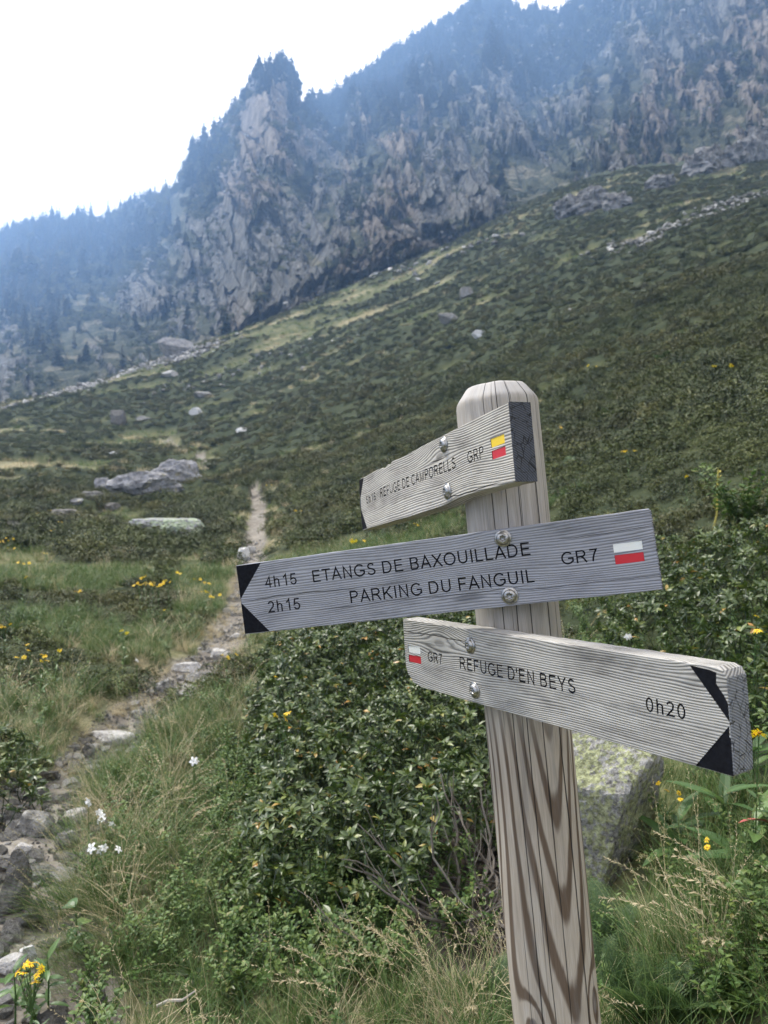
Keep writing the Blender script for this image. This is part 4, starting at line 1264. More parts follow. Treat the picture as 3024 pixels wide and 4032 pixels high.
def whorl(g, r, center, direction, L=.034, W=.0125, n=9, segs=3, yel=.05, tone=.5):
    F = frame_to(direction)
    for i in range(n):
        inner = i < n // 3
        th_ = r.uniform(0, 6.28) if inner else (i * 2.399 + r.uniform(-.3, .3))
        el = r.uniform(.75, 1.2) if inner else r.uniform(-.15, .65)
        l = L * (r.uniform(.5, .75) if inner else r.uniform(.8, 1.15))
        V, q = leaf_geo(l, W * r.uniform(.85, 1.15) * (.8 if inner else 1), fold=r.uniform(.1, .5), droop=r.uniform(.05, .45), segs=segs)
        M = F @ rotz(th_) @ roty(-el) @ rotx(r.uniform(-.4, .4))
        tn = np.clip(tone + r.uniform(-.28, .22) + (.18 if inner else 0), 0, .84)
        if r.random() < yel and not inner: tn = r.uniform(.94, 1.0)
        g.add(place(V, M, np.asarray(center) + F[:, 2] * r.uniform(-.006, .004)), quads=q, a=tn)

NPR = np.random.RandomState
class R_:
    """small wrapper round random.Random"""
    def __init__(s, k): s.r = random.Random(k)
    def uniform(s, a, b): return s.r.uniform(a, b)
    def random(s): return s.r.random()

def make_whorl_mesh(k, **kw):
    g = Geo(); r = R_(k)
    whorl(g, r, (0, 0, 0), (0, 0, 1), **kw)
    V, q = leaf_geo(.03, .002)
    tube(g, [(0, 0, -.07), (r.uniform(-.008, .008), r.uniform(-.008, .008), -.035), (0, 0, 0)], [.0022, .0019, .0016], 4, .1)
    return g.mesh("leaf_whorl", [M_RHODO])
WHORLS = [make_whorl_mesh(100 + k, n=9 + k % 3, yel=(.0, .03, .06, .16)[k % 4], tone=(.42, .52, .5, .6)[k % 4]) for k in range(8)]

def shrub_clump(k, rad, hgt, n, L, W, mat_, nl=6, segs=2, tone=.5, name="foliage", flat=.5):
    g = Geo(); r = R_(k)
    lob = [(r.uniform(-.45, .45) * rad, r.uniform(-.45, .45) * rad, r.uniform(.45, .8)) for _ in range(5)]
    for i in range(n):
        lx, ly, lr = lob[i % 5]
        a = r.uniform(0, 6.283); c = r.uniform(0.05, 1)
        d = np.array([math.cos(a) * math.sqrt(1 - c * c), math.sin(a) * math.sqrt(1 - c * c), c])
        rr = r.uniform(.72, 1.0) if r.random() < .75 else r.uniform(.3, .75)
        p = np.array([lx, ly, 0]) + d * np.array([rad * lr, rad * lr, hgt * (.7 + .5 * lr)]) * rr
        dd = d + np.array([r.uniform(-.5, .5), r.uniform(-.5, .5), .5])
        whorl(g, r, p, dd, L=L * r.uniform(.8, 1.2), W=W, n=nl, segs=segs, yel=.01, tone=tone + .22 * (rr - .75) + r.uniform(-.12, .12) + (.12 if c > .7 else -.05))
    return g.mesh(name, [mat_])

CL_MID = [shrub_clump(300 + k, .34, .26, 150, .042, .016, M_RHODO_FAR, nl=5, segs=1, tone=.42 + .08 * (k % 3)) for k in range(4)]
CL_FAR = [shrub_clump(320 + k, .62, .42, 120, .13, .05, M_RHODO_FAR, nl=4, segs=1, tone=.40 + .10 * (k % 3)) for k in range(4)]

def sprig(k, n=16, L=.016, W=.010, hgt=.16, mat_=M_BILB, name="bilberry_sprig"):
    g = Geo(); r = R_(k)
    for b in range(4):
        a = r.uniform(0, 6.28); ln = hgt * r.uniform(.6, 1.1); lean = r.uniform(.1, .5)
        pts = [np.array([math.cos(a) * lean * ln * t * t, math.sin(a) * lean * ln * t * t, ln * t]) for t in np.linspace(0, 1, 5)]
        tube(g, pts, np.linspace(.0016, .0007, 5), 3, .15)
        for i in range(n):
            t = .25 + .75 * (i + r.uniform(0, 1)) / n
            p = np.array([math.cos(a) * lean * ln * t * t, math.sin(a) * lean * ln * t * t, ln * t])
            V, q = leaf_geo(L * r.uniform(.7, 1.2), W, fold=.2, droop=.2, segs=2)
            g.add(place(V, rotz(i * 2.4 + r.uniform(-.5, .5)) @ roty(-r.uniform(.1, .9)), p), quads=q, a=np.clip(.5 + r.uniform(-.3, .35) + (.1 if t > .8 else 0), 0, 1))
    return g.mesh(name, [mat_])
SPRIGS = [sprig(400 + k) for k in range(4)]

def blade(g, r, base, az, lean, L, W, a, segs=5, curl=1.0):
    ts = np.linspace(0, 1, segs + 1)
    ang = lean + curl * ts                                 # angle from vertical grows along the blade
    st = L / segs
    p = np.array(base, float); pts = [p]
    for t in ts[:-1]:
        an = lean + curl * t
        p = p + st * np.array([math.sin(an) * math.cos(az), math.sin(an) * math.sin(az), math.cos(an)])
        pts.append(p)
    side = np.array([-math.sin(az), math.cos(az), 0])
    V = []
    for t, p in zip(ts, pts):
        w = W * (1 - t ** 2 * .92) * (.55 + .45 * min(1, t * 4))
        V += [p - side * w / 2, p + side * w / 2]
    g.add(V, quads=[(2 * i, 2 * i + 1, 2 * i + 3, 2 * i + 2) for i in range(segs)], a=a)
    return pts

def tuft(k, n=70, L=.22, W=.0024, lean=.35, curl=1.1, az=None, spread=1.2, mat_=None, rad=.05, dryp=.25, seeds=0, segs=5, name="grass_tuft"):
    g = Geo(); r = R_(k)
    for i in range(n):
        a = r.uniform(0, 6.283) if az is None else az + r.uniform(-spread, spread)
        br = rad * math.sqrt(r.random()); ba = r.uniform(0, 6.283)
        dry_ = r.random() < dryp
        tone = r.uniform(.72, 1.0) if dry_ else r.uniform(.05, .66)
        blade(g, r, (br * math.cos(ba), br * math.sin(ba), -.01), a, r.uniform(0, lean), L * r.uniform(.5, 1.15), W * r.uniform(.7, 1.2), tone, segs, curl * r.uniform(.5, 1.3))
    for i in range(seeds):
        a = r.uniform(0, 6.283) if az is None else az + r.uniform(-spread, spread)
        pts = blade(g, r, (r.uniform(-rad, rad), r.uniform(-rad, rad), 0), a, r.uniform(.0, .25), L * r.uniform(1.3, 1.9), .0014, r.uniform(.8, 1.0), 8, r.uniform(.8, 1.5))
        for t in range(14):
            f_ = .62 + .38 * t / 14; j = f_ * 8; j0 = min(7, int(j)); p = pts[j0] * (1 - j + j0) + pts[j0 + 1] * (j - j0)
            V, q = leaf_geo(.012 * r.uniform(.7, 1.2), .0034, segs=1)
            d = pts[j0 + 1] - pts[j0]
            g.add(place(V, frame_to(d) @ rotz(r.uniform(0, 6.28)) @ roty(-r.uniform(.8, 1.3)), p), quads=q, a=r.uniform(.85, 1.0))
    return g.mesh(name, [mat_ or M_GRASS])

T_GREEN = [tuft(500 + k, n=60, L=.17, lean=.5, curl=1.2, dryp=.18, segs=4) for k in range(4)]
T_LONG = [tuft(510 + k, n=80, L=.27, W=.0022, lean=.45, curl=1.6, dryp=.16, seeds=(0, 3, 1)[k % 3], rad=.07, segs=6) for k in range(4)]
T_FLOW = [tuft(520 + k, n=85, L=.31, W=.0021, lean=.9, curl=1.0, az=0.0, spread=.6, dryp=.16, seeds=(1, 3, 2, 0)[k % 4], rad=.08, segs=6) for k in range(4)]
T_DRY = [tuft(530 + k, n=60, L=.24, W=.0024, lean=.7, curl=1.3, dryp=.85, seeds=(3, 6)[k % 2], rad=.06, mat_=M_DRY, segs=5) for k in range(4)]
T_MID = [tuft(540 + k, n=70, L=.26, W=.007, lean=.6, curl=1.1, dryp=.25 + .1 * k, rad=.16, segs=3) for k in range(4)]
T_MIDDRY = [tuft(550 + k, n=60, L=.30, W=.007, lean=.7, curl=1.1, dryp=.9, rad=.18, segs=3, mat_=M_DRY) for k in range(3)]
T_FARG = [tuft(560 + k, n=60, L=.42, W=.03, lean=.8, curl=.9, dryp=.3, rad=.5, segs=2) for k in range(3)]
T_FARDRY = [tuft(570 + k, n=50, L=.40, W=.03, lean=.9, curl=.9, dryp=.8, rad=.5, segs=2, mat_=M_DRY) for k in range(3)]

def seed_stalk(k, L=.42, W=.002):
    g = Geo(); r = R_(k)
    for s_ in range(2):
        pts = blade(g, r, (r.uniform(-.02, .02), r.uniform(-.02, .02), 0), r.uniform(-.5, .5), r.uniform(.1, .4), L * r.uniform(.8, 1.1), .0020, .75, 9, r.uniform(.9, 1.6))
        for t in range(26):
            f_ = .70 + .30 * t / 26; j = f_ * 9; j0 = min(8, int(j)); p = pts[j0] * (1 - j + j0) + pts[j0 + 1] * (j - j0)
            V, q = leaf_geo(.017 * r.uniform(.6, 1.2), .0042, segs=2)
            g.add(place(V, frame_to(pts[j0 + 1] - pts[j0]) @ rotz(r.uniform(0, 6.28)) @ roty(-r.uniform(.9, 1.35)), p), quads=q, a=r.uniform(.7, 1.0))
    return g.mesh("seed_stalk", [M_DRY])
STALKS = [seed_stalk(580 + k) for k in range(5)]

# ================================================================== SCATTERING (geometry nodes; for what nobody would count)
def scatter(name, meshes, P, rot, scl, parent=None, label=None, cat=None):
    src = bpy.data.collections.new(name + "_source")
    for i, me in enumerate(meshes):
        o = bpy.data.objects.new("%s_piece_%02d" % (name, i), me)
        src.objects.link(o)
    n = len(P)
    me = bpy.data.meshes.new(name)
    me.vertices.add(n); me.vertices.foreach_set("co", np.asarray(P, np.float32).ravel())
    me.attributes.new("rot", 'FLOAT_VECTOR', 'POINT').data.foreach_set("vector", np.asarray(rot, np.float32).ravel())
    me.attributes.new("scl", 'FLOAT', 'POINT').data.foreach_set("value", np.asarray(scl, np.float32))
    me.attributes.new("idx", 'INT', 'POINT').data.foreach_set("value", rng.integers(0, len(meshes), n).astype(np.int32))
    o = link(name, me, parent)
    ng = bpy.data.node_groups.new(name + "_nodes", 'GeometryNodeTree')
    ng.interface.new_socket("Geometry", in_out='INPUT', socket_type='NodeSocketGeometry')
    ng.interface.new_socket("Geometry", in_out='OUTPUT', socket_type='NodeSocketGeometry')
    N = ng.nodes.new
    gi_, go = N('NodeGroupInput'), N('NodeGroupOutput')
    iop, ci = N('GeometryNodeInstanceOnPoints'), N('GeometryNodeCollectionInfo')
    ci.inputs['Collection'].default_value = src
    ci.inputs['Separate Children'].default_value = True
    ci.inputs['Reset Children'].default_value = True
    iop.inputs['Pick Instance'].default_value = True
    def na(nm, t):
        x = N('GeometryNodeInputNamedAttribute'); x.data_type = t; x.inputs['Name'].default_value = nm
        return [s for s in x.outputs if s.enabled and s.name == 'Attribute'][0]
    e2r = N('FunctionNodeEulerToRotation')
    L_ = ng.links.new
    L_(gi_.outputs[0], iop.inputs['Points']); L_(ci.outputs[0], iop.inputs['Instance'])
    L_(na('idx', 'INT'), iop.inputs['Instance Index'])
    L_(na('rot', 'FLOAT_VECTOR'), e2r.inputs[0]); L_(e2r.outputs[0], iop.inputs['Rotation'])
    L_(na('scl', 'FLOAT'), iop.inputs['Scale'])
    L_(iop.outputs[0], go.inputs[0])
    md = o.modifiers.new("scatter", 'NODES'); md.node_group = ng
    tag(o, label, cat, kind='stuff')
    return o

AZ_MIN, AZ_MAX = math.radians(-33), math.radians(33)
def sample_ring(r0, r1, dens, az0=AZ_MIN, az1=AZ_MAX):
    n = int(dens * (az1 - az0) * (r1 * r1 - r0 * r0) / 2)
    r = np.sqrt(rng.uniform(r0 * r0, r1 * r1, n)); a = rng.uniform(az0, az1, n)
    return r * np.sin(a), r * np.cos(a)

def rots(n, tilt=.25, az=None, azs=0.0):
    z = rng.uniform(0, 2 * math.pi, n) if az is None else az + rng.normal(0, azs, n)
    return np.stack([rng.normal(0, tilt, n), rng.normal(0, tilt, n), z], 1)

ROCK_DISCS = []          # filled with (x, y, radius) below, before the plants are scattered
for sp in ROCK_SPECS:
    ROCK_DISCS.append((sp['p'][0], sp['p'][1], sp['w'] * .5))

def free_of_rocks(x, y, m=.9):
    k = np.ones(np.shape(x), bool)
    for cx_, cy_, rr in ROCK_DISCS:
        k &= np.hypot(x - cx_, y - cy_) > rr * m
    return k
post_xy = (post_base[0], post_base[1])
def free_of_post(x, y, d=.1):
    return np.hypot(x - post_xy[0], y - post_xy[1]) > d

def put_scatter(name, meshes, x, y, scl=(.8, 1.2), dz=0.0, tilt=.2, az=None, azs=0.0, label=None, cat=None, parent=None):
    z = surface(x, y) + dz
    return scatter(name, meshes, np.stack([x, y, z], 1), rots(len(x), tilt, az, azs), rng.uniform(scl[0], scl[1], len(x)), parent, label, cat)

# ---- far slope (40 m and beyond): low shrub cover and strips of pale grass
x, y = sample_ring(34, 138, 3.2, math.radians(-38), math.radians(38))
sh_, dr_, pa_, so_, pd_ = masks(x, y)
u_ = rng.random(len(x))
k = (u_ < sh_ * 1.0) & free_of_rocks(x, y)
put_scatter("shrub_cover_far", CL_FAR, x[k], y[k], (.25, .82), -.06, .15, label="low dark shrubs covering the far hillside", cat="ground cover")
k = (sh_ < .5) & (u_ < .35 + .0 * dr_) & (dr_ < .45)
put_scatter("grass_far", T_FARG, x[k], y[k], (.5, 1.0), 0, .1, label="short green grass between the far shrubs", cat="grass")
k = (dr_ > .3) & (u_ < .4)
put_scatter("dry_grass_far", T_FARDRY, x[k], y[k], (.5, 1.0), 0, .1, label="pale dry grass strips across the far hillside", cat="grass")

# ---- middle distance (11 to 36 m)
x, y = sample_ring(11, 36, 10, math.radians(-44), math.radians(44))
sh_, dr_, pa_, so_, pd_ = masks(x, y)
u_ = rng.random(len(x)); fr_ = free_of_rocks(x, y)
k = (u_ < sh_ * .95) & fr_
put_scatter("shrub_cover_mid", CL_MID, x[k], y[k], (.45, 1.35), -.04, .2, label="dense dark alpine shrubs covering the slope", cat="ground cover")
x, y = sample_ring(9, 36, 16, math.radians(-44), math.radians(44))
sh_, dr_, pa_, so_, pd_ = masks(x, y)
u_ = rng.random(len(x)); fr_ = free_of_rocks(x, y)
k = (sh_ < .6) & (pa_ < .3) & (u_ > dr_ * .8) & fr_
put_scatter("grass_mid", T_MID, x[k], y[k], (.35, .85), 0, .15, label="green meadow grass beside the path", cat="grass")
k = (dr_ > .25) & (pa_ < .3) & (u_ < dr_ * .8) & fr_
put_scatter("dry_grass_mid", T_MIDDRY, x[k], y[k], (.35, .8), 0, .15, label="pale dry grass patches beside the path", cat="grass")

# ---- near meadow (1.6 to 11 m)
x, y = sample_ring(4.0, 11.5, 55, math.radians(-60), math.radians(62))
sh_, dr_, pa_, so_, pd_ = masks(x, y)
u_ = rng.random(len(x)); fr_ = free_of_rocks(x, y)
inR = in_poly(x, y, RBUSH_POLY); inB = in_poly(x, y, BUSH_POLY)
k = (sh_ > .5) & (pa_ < .2) & fr_ & ~inR & ~inB & (u_ < .38)
put_scatter("shrub_cover_near", CL_MID, x[k], y[k], (.4, .75), -.03, .2, label="knee-high dark shrubs between path and post", cat="ground cover")
x, y = sample_ring(1.5, 12, 120, math.radians(-62), math.radians(64))
sh_, dr_, pa_, so_, pd_ = masks(x, y)
u_ = rng.random(len(x)); fr_ = free_of_rocks(x, y)
inR = in_poly(x, y, RBUSH_POLY); inB = in_poly(x, y, BUSH_POLY); inS = in_poly(x, y, SOIL_POLY)
ok = (pa_ < .35) & fr_ & ~inB & ~inR & (so_ < .5) & free_of_post(x, y)
k = ok & (sh_ < .6) & (u_ < .62)
put_scatter("grass", T_GREEN, x[k], y[k], (.6, 1.25), 0, .2, label="short green grass among the low plants", cat="grass")
k2 = ok & (sh_ < .6) & (u_ > .62) & (u_ < np.where(np.hypot(x, y) > 5, .70, .80))
put_scatter("long_grass", T_LONG, x[k2], y[k2], (.6, 1.1), 0, .2, label="long arching grass tussocks", cat="grass")
k3 = ok & (sh_ < .6) & (u_ > .80) & (dr_ + .10 > rng.random(len(x)) * 1.3)
put_scatter("dry_grass", T_DRY, x[k3], y[k3], (.6, 1.15), 0, .2, label="dry straw-coloured grass with seed heads", cat="grass")
k4 = ok & (sh_ < .6) & ((u_ > .80) | (u_ < .12))
put_scatter("leafy_ground_cover", SPRIGS, x[k4], y[k4], (.6, 1.35), 0, .2, label="small-leaved plants mixed in the grass", cat="ground cover")
k5 = (inB | inR) & free_of_post(x, y) & fr_
put_scatter('bush_undergrowth', SPRIGS, x[k5], y[k5], (.7, 1.3), 0, .3, label='low green undergrowth beneath the near bushes', cat='ground cover')
# straw litter on the path edges
x, y = sample_ring(1.8, 12, 60)
pd_ = path_d(x, y)
k = (np.abs(pd_) < .16) & free_of_rocks(x, y, .8)
put_scatter("path_edge_grass", T_DRY, x[k], y[k], (.25, .55), 0, .4, label="worn dry grass along the edges of the path", cat="grass")

# flowing tussocks: long grass combed downhill
def in_px(px, dens, h=0.0):
    poly = np.array(world_poly(px, h))
    lo, hi = poly.min(0), poly.max(0)
    n = int(dens * (hi[0] - lo[0]) * (hi[1] - lo[1]))
    x = rng.uniform(lo[0], hi[0], n); y = rng.uniform(lo[1], hi[1], n)
    k = in_poly(x, y, [tuple(p) for p in poly]) & free_of_rocks(x, y) & free_of_post(x, y, .09)
    return x[k], y[k]
x, y = in_px([(250, 3230), (330, 3040), (620, 2880), (900, 2760), (980, 2900), (900, 3120), (880, 3400), (560, 3640), (190, 3620), (210, 3420)], 85)
put_scatter("tussock_grass", T_FLOW, x, y, (.45, .85), 0, .15, az=2.9, azs=.45, label="long combed tussock grass drooping over the path bank", cat="grass")
x, y = in_px([(190, 3500), (470, 3560), (520, 3800), (330, 3960), (100, 3900), (110, 3650)], 120)
put_scatter("tussock_grass", T_FLOW, x, y, (.5, .85), 0, .15, az=3.5, azs=.35, label="dark drooping tussock grass beside the stony path, low left", cat="grass")
x, y = in_px([(2330, 3380), (2600, 3330), (2950, 3400), (3200, 3600), (3100, 3900), (2700, 3950), (2380, 3800)], 150)
put_scatter("tussock_grass", T_LONG + T_FLOW, x, y, (.55, .95), 0, .2, label="tangled long grass to the right of the post", cat="grass")
x, y = in_px([(2550, 3620), (3100, 3560), (3200, 3980), (2600, 4000)], 40)
put_scatter("dry_grass", T_DRY, x, y, (.5, .9), 0, .25, label="straw-coloured seed grass low on the right", cat="grass")
x, y = in_px([(1450, 3920), (1950, 3800), (2010, 4200), (1350, 4250)], 110)
put_scatter("tussock_grass", T_LONG, x, y, (.5, .9), 0, .2, label="long grass in front of the shrub at the foot of the post", cat="grass")
x, y = in_px([(1400, 3950), (1980, 3820), (2010, 4150), (1300, 4200)], 55)
put_scatter("dry_grass", T_DRY, x, y, (.6, .95), 0, .25, az=2.6, azs=.6, label="pale seed-headed grass in front of the shrub at the foot of the post", cat="grass")
x, y = in_px([(560, 3650), (900, 3500), (1200, 3900), (1350, 4200), (400, 4200)], 60)
put_scatter("tussock_grass", T_LONG, x, y, (.5, .85), 0, .25, label="mixed long grass low in the picture left of the shrub", cat="grass")

# bilberry carpets
x, y = np.concatenate([in_px([(1000, 3480), (1400, 3380), (1680, 3560), (1640, 3880), (1350, 3930), (1050, 3930), (880, 3740)], 420),
                       in_px([(820, 2980), (1010, 2900), (1080, 3560), (830, 3600)], 260),
                       in_px([(1700, 3560), (2000, 3300), (2080, 3800), (1750, 3860)], 60),
                       in_px([(80, 3900), (420, 3760), (520, 4150), (60, 4200)], 150),
                       in_px([(420, 3020), (640, 2900), (1000, 2900), (900, 3500), (600, 3900), (300, 3800), (420, 3400)], 110),
                       in_px([(2340, 3400), (3150, 3300), (3200, 4000), (2350, 4000)], 70),
                       in_px([(700, 3560), (900, 3480), (1000, 3800), (900, 4150), (700, 4150)], 160),
                       in_px([(2780, 3740), (3150, 3640), (3250, 4100), (2760, 4150)], 420)], 1)
put_scatter("bilberry_cover", SPRIGS, x, y, (.7, 1.3), 0, .25, label="bright green small-leaved bilberry carpet", cat="ground cover")

# ================================================================== THE LARGE SHRUBS NEAR THE POST
def rim_dist(x, y, poly):
    d = np.full(len(x), 9.0)
    for i in range(len(poly)):
        a, b = np.array(poly[i]), np.array(poly[(i + 1) % len(poly)])
        t = np.clip(((x - a[0]) * (b - a)[0] + (y - a[1]) * (b - a)[1]) / ((b - a) @ (b - a)), 0, 1)
        d = np.minimum(d, np.hypot(x - a[0] - t * (b - a)[0], y - a[1] - t * (b - a)[1]))
    return d

def canopy_points(poly, dens, h0, hv, seed, layers=2):
    P_ = np.array(poly); lo, hi = P_.min(0), P_.max(0)
    out = []
    for L_ in range(layers):
        n = int(dens * (hi[0] - lo[0]) * (hi[1] - lo[1]))
        x = rng.uniform(lo[0], hi[0], n); y = rng.uniform(lo[1], hi[1], n)
        k = in_poly(x, y, poly)
        x, y = x[k], y[k]
        # height eases to the ground at the rim
        d = np.full(len(x), 9.0)
        for i in range(len(poly)):
            a, b = np.array(poly[i]), np.array(poly[(i + 1) % len(poly)])
            t = np.clip(((x - a[0]) * (b - a)[0] + (y - a[1]) * (b - a)[1]) / ((b - a) @ (b - a)), 0, 1)
            d = np.minimum(d, np.hypot(x - a[0] - t * (b - a)[0], y - a[1] - t * (b - a)[1]))
        env = np.clip(d / .28, 0, 1) ** .6
        bumps = fbm(x * 3.2, y * 3.2, seed=seed, octaves=3)
        h = (h0 + hv * (bumps - .5) * 2) * (.25 + .75 * env)
        h = h * (1 - L_ * .28) + rng.normal(0, .018, len(x))
        out.append(np.stack([x, y, ground(x, y) + np.maximum(h, .03)], 1))
    return np.concatenate(out)

def branchy(g, r, base, n, reach, hgt, rad=.006):
    for i in range(n):
        a = r.uniform(0, 6.283); p = np.array(base) + np.array([r.uniform(-.05, .05), r.uniform(-.05, .05), 0])
        d = np.array([math.cos(a), math.sin(a), r.uniform(-.05, .55)]); d /= np.linalg.norm(d)
        pts = [p]; ln = reach * r.uniform(.6, 1.1)
        for s_ in range(7):
            d = d + np.array([r.uniform(-.5, .5), r.uniform(-.5, .5), r.uniform(-.25, .36)]); d /= np.linalg.norm(d)
            p = p + d * ln / 7
            pts.append(p)
        tube(g, pts, np.linspace(rad * r.uniform(.7, 1.2), rad * .3, 8), 5, r.uniform(.3, .9))
        for s_ in range(3):
            q = pts[3 + s_]; dd = d + np.array([r.uniform(-.8, .8), r.uniform(-.8, .8), r.uniform(0, .6)]); dd /= np.linalg.norm(dd)
            pp_ = [q]
            for t in range(4):
                dd = dd + np.array([r.uniform(-.3, .3), r.uniform(-.3, .3), r.uniform(0, .3)]); dd /= np.linalg.norm(dd)
                q = q + dd * ln * .09; pp_.append(q)
            tube(g, pp_, np.linspace(rad * .35, rad * .16, 5), 4, r.uniform(.3, .9))

def proj_px(P):
    x, y, z = P[:, 0], P[:, 1], P[:, 2]
    cy_ = y * UPV[1] + z * UPV[2]; dz_ = y * FWD[1] + z * FWD[2]
    return CU + F_PX * x / dz_, CV - F_PX * cy_ / dz_, dz_

def whorl_bush(label, poly, dens, h0, hv, seed, nobj, cuts=(), extra=None, layers=2):
    P_ = canopy_points(poly, dens, h0, hv, seed, layers)
    P_ = P_[free_of_rocks(P_[:, 0], P_[:, 1], 1.0) & (np.hypot(P_[:, 0] - post_xy[0] - .02, P_[:, 1] - post_xy[1]) > .13)]
    edge_n = fbm(P_[:, 0] * 4, P_[:, 1] * 4, seed=seed + 9, octaves=3)
    P_ = P_[(rim_dist(P_[:, 0], P_[:, 1], poly) > (edge_n - .38) * (.7 if nobj > 200 else .0))]
    for cpoly, keep in cuts:
        m = in_poly(P_[:, 0], P_[:, 1], cpoly) & (rng.random(len(P_)) > keep)
        P_ = P_[~m]
    if extra is not None: P_ = np.concatenate([P_, extra])
    c0 = P_.mean(0); base = (float(c0[0]), float(c0[1]), float(ground(c0[0], c0[1])))
    root = empty("rhododendron_bush", base, label, "bush")
    P_ = P_ - np.array(base)
    u, v, dd = proj_px(P_ + np.array(base))
    vis = (u > -60) & (u < 3090) & (v < 4090)
    near = np.where(vis, dd, 99)
    # in front and not behind the boards or the post
    hid = ((np.abs(u - (1965 + (v - 1679) * .097)) < 150) & (dd > 1.2)) | ((v > 1960) & (v < 2520) & (u > 930) & (u < 2610)) | ((v > 2440) & (v < 3080) & (u > 1580) & (u < 2990) & (v < 2690 + (u - 1600) * .29))
    near = np.where(hid, near + 50, near)
    order = np.argsort(near)
    tops = order[:nobj]
    rest = order[nobj:]
    up = np.zeros((len(P_), 3)); up[:, 2] = rng.uniform(0, 6.28, len(P_))
    up[:, 0] = rng.normal(.15, .38, len(P_)); up[:, 1] = rng.normal(0, .38, len(P_))
    scl = rng.uniform(.9, 1.5, len(P_))
    for i in tops:
        link("leaf_whorl", WHORLS[int(rng.integers(0, len(WHORLS)))], root, tuple(P_[i]), tuple(up[i]), float(scl[i]))
    if len(rest):
        s_ = scatter("leaves", WHORLS, P_[rest], up[rest], scl[rest], root)
    return root, P_, base

hidden_soil = world_poly([(1780, 3200), (2130, 3100), (2200, 3900), (1800, 3880), (1640, 3720)], h=.2)
bush, BP, bb = whorl_bush("large dark rhododendron bush left of the post below the middle board", BUSH_POLY, 210, .30, .10, 201, 290,
                          cuts=[(hidden_soil, .5)], layers=3)
g = Geo(); r = R_(77)
for u, v, n, rad in [(1900, 3560, 6, .008), (1830, 3640, 6, .007), (1990, 3380, 5, .007), (1750, 3640, 3, .005), (1950, 3650, 6, .006), (1880, 3480, 4, .005), (2010, 3520, 5, .005), (1650, 3750, 2, .004)]:
    p = hit(u, v) - np.array(bb)
    branchy(g, r, p, n, .50, .4, rad)
link("branch", g.mesh("branch", [M_TWIG]), bush)
# leaf rosettes at the tips of the bare branches low on the right of the bush
rb, RBP, rbb = whorl_bush("dense shrub behind the lower board, at the right edge", RBUSH_POLY, 170, .30, .10, 211, 240, layers=2)
lb, _, _ = whorl_bush("small dark shrub at the left edge beside the stony path", world_poly([(-120, 2960), (40, 2930), (190, 2990), (190, 3120), (80, 3230), (-120, 3250)]), 150, .22, .05, 221, 90)
fb_poly = world_poly([(740, 3900), (830, 3560), (960, 3440), (1040, 3600), (1000, 3900), (960, 4150), (800, 4150)])
fb, _, _ = whorl_bush("loose rhododendron sprigs in front of the bilberry, bottom centre", fb_poly, 120, .20, .06, 231, 120, layers=1)
fb2, _, _ = whorl_bush("upright rhododendron sprigs with bare stems in front of the tangled branches", world_poly([(1420, 3640), (1520, 3560), (1740, 3580), (1760, 3760), (1480, 3800)]), 130, .30, .04, 241, 40, layers=1)
fr2, _, _ = whorl_bush("low leafy shrub with pale leaves at the lower right edge", world_poly([(2760, 3700), (3040, 3600), (3200, 3900), (2820, 3980)]), 60, .20, .05, 251, 40, layers=1)

# ================================================================== PATH STONES, GRAVEL, SCREE
def along_path(n, widen=1.0, t0=0.0, t1=1.0):
    seg = np.hypot(np.diff(PATH[:, 0]), np.diff(PATH[:, 1])); cum = np.concatenate([[0], np.cumsum(seg)])
    t = rng.uniform(t0, t1, n) * cum[-1]
    cx_ = np.interp(t, cum, PATH[:, 0]); cy_ = np.interp(t, cum, PATH[:, 1]); w = np.interp(t, cum, PATH[:, 2])
    return cx_ + rng.uniform(-1, 1, n) * w * widen, cy_ + rng.uniform(-1, 1, n) * w * .6 * widen
x, y = along_path(3600, .95, 0.0, .5)
k = rng.random(len(x)) < np.where(np.hypot(x, y) > 4.6, .35, 1.0); x, y = x[k], y[k]
k = free_of_rocks(x, y, .7); x, y = x[k], y[k]
rr_ = np.hypot(x, y)
s_ = np.exp(rng.normal(math.log(.038), .55, len(x))); s_ = np.clip(s_, .012, .15)
P_ = np.stack([x, y, ground(x, y) + s_ * .08], 1)
u, v, dd = proj_px(P_)
vis = (u > -20) & (u < 3050) & (v < 4060)
app = np.where(vis, s_ / dd, 0)
order = np.argsort(-app)
for i in order[:220]:
    link("stone", STONES[int(rng.integers(0, 10))], footpath, tuple(P_[i]), tuple(rng.normal(0, .25, 3) + np.array([0, 0, rng.uniform(0, 6)])), tuple(s_[i] * rng.uniform(.75, 1.25, 3)))
rest = order[280:]
scatter("gravel", STONES_FINE, P_[rest], rots(len(rest), .4), s_[rest] * .8, footpath)
x, y = along_path(9000, 1.1, 0.0, .4)
scatter("grit", STONES_FINE, np.stack([x, y, ground(x, y) + .002], 1), rots(len(x), .4), rng.uniform(.006, .020, len(x)), footpath)

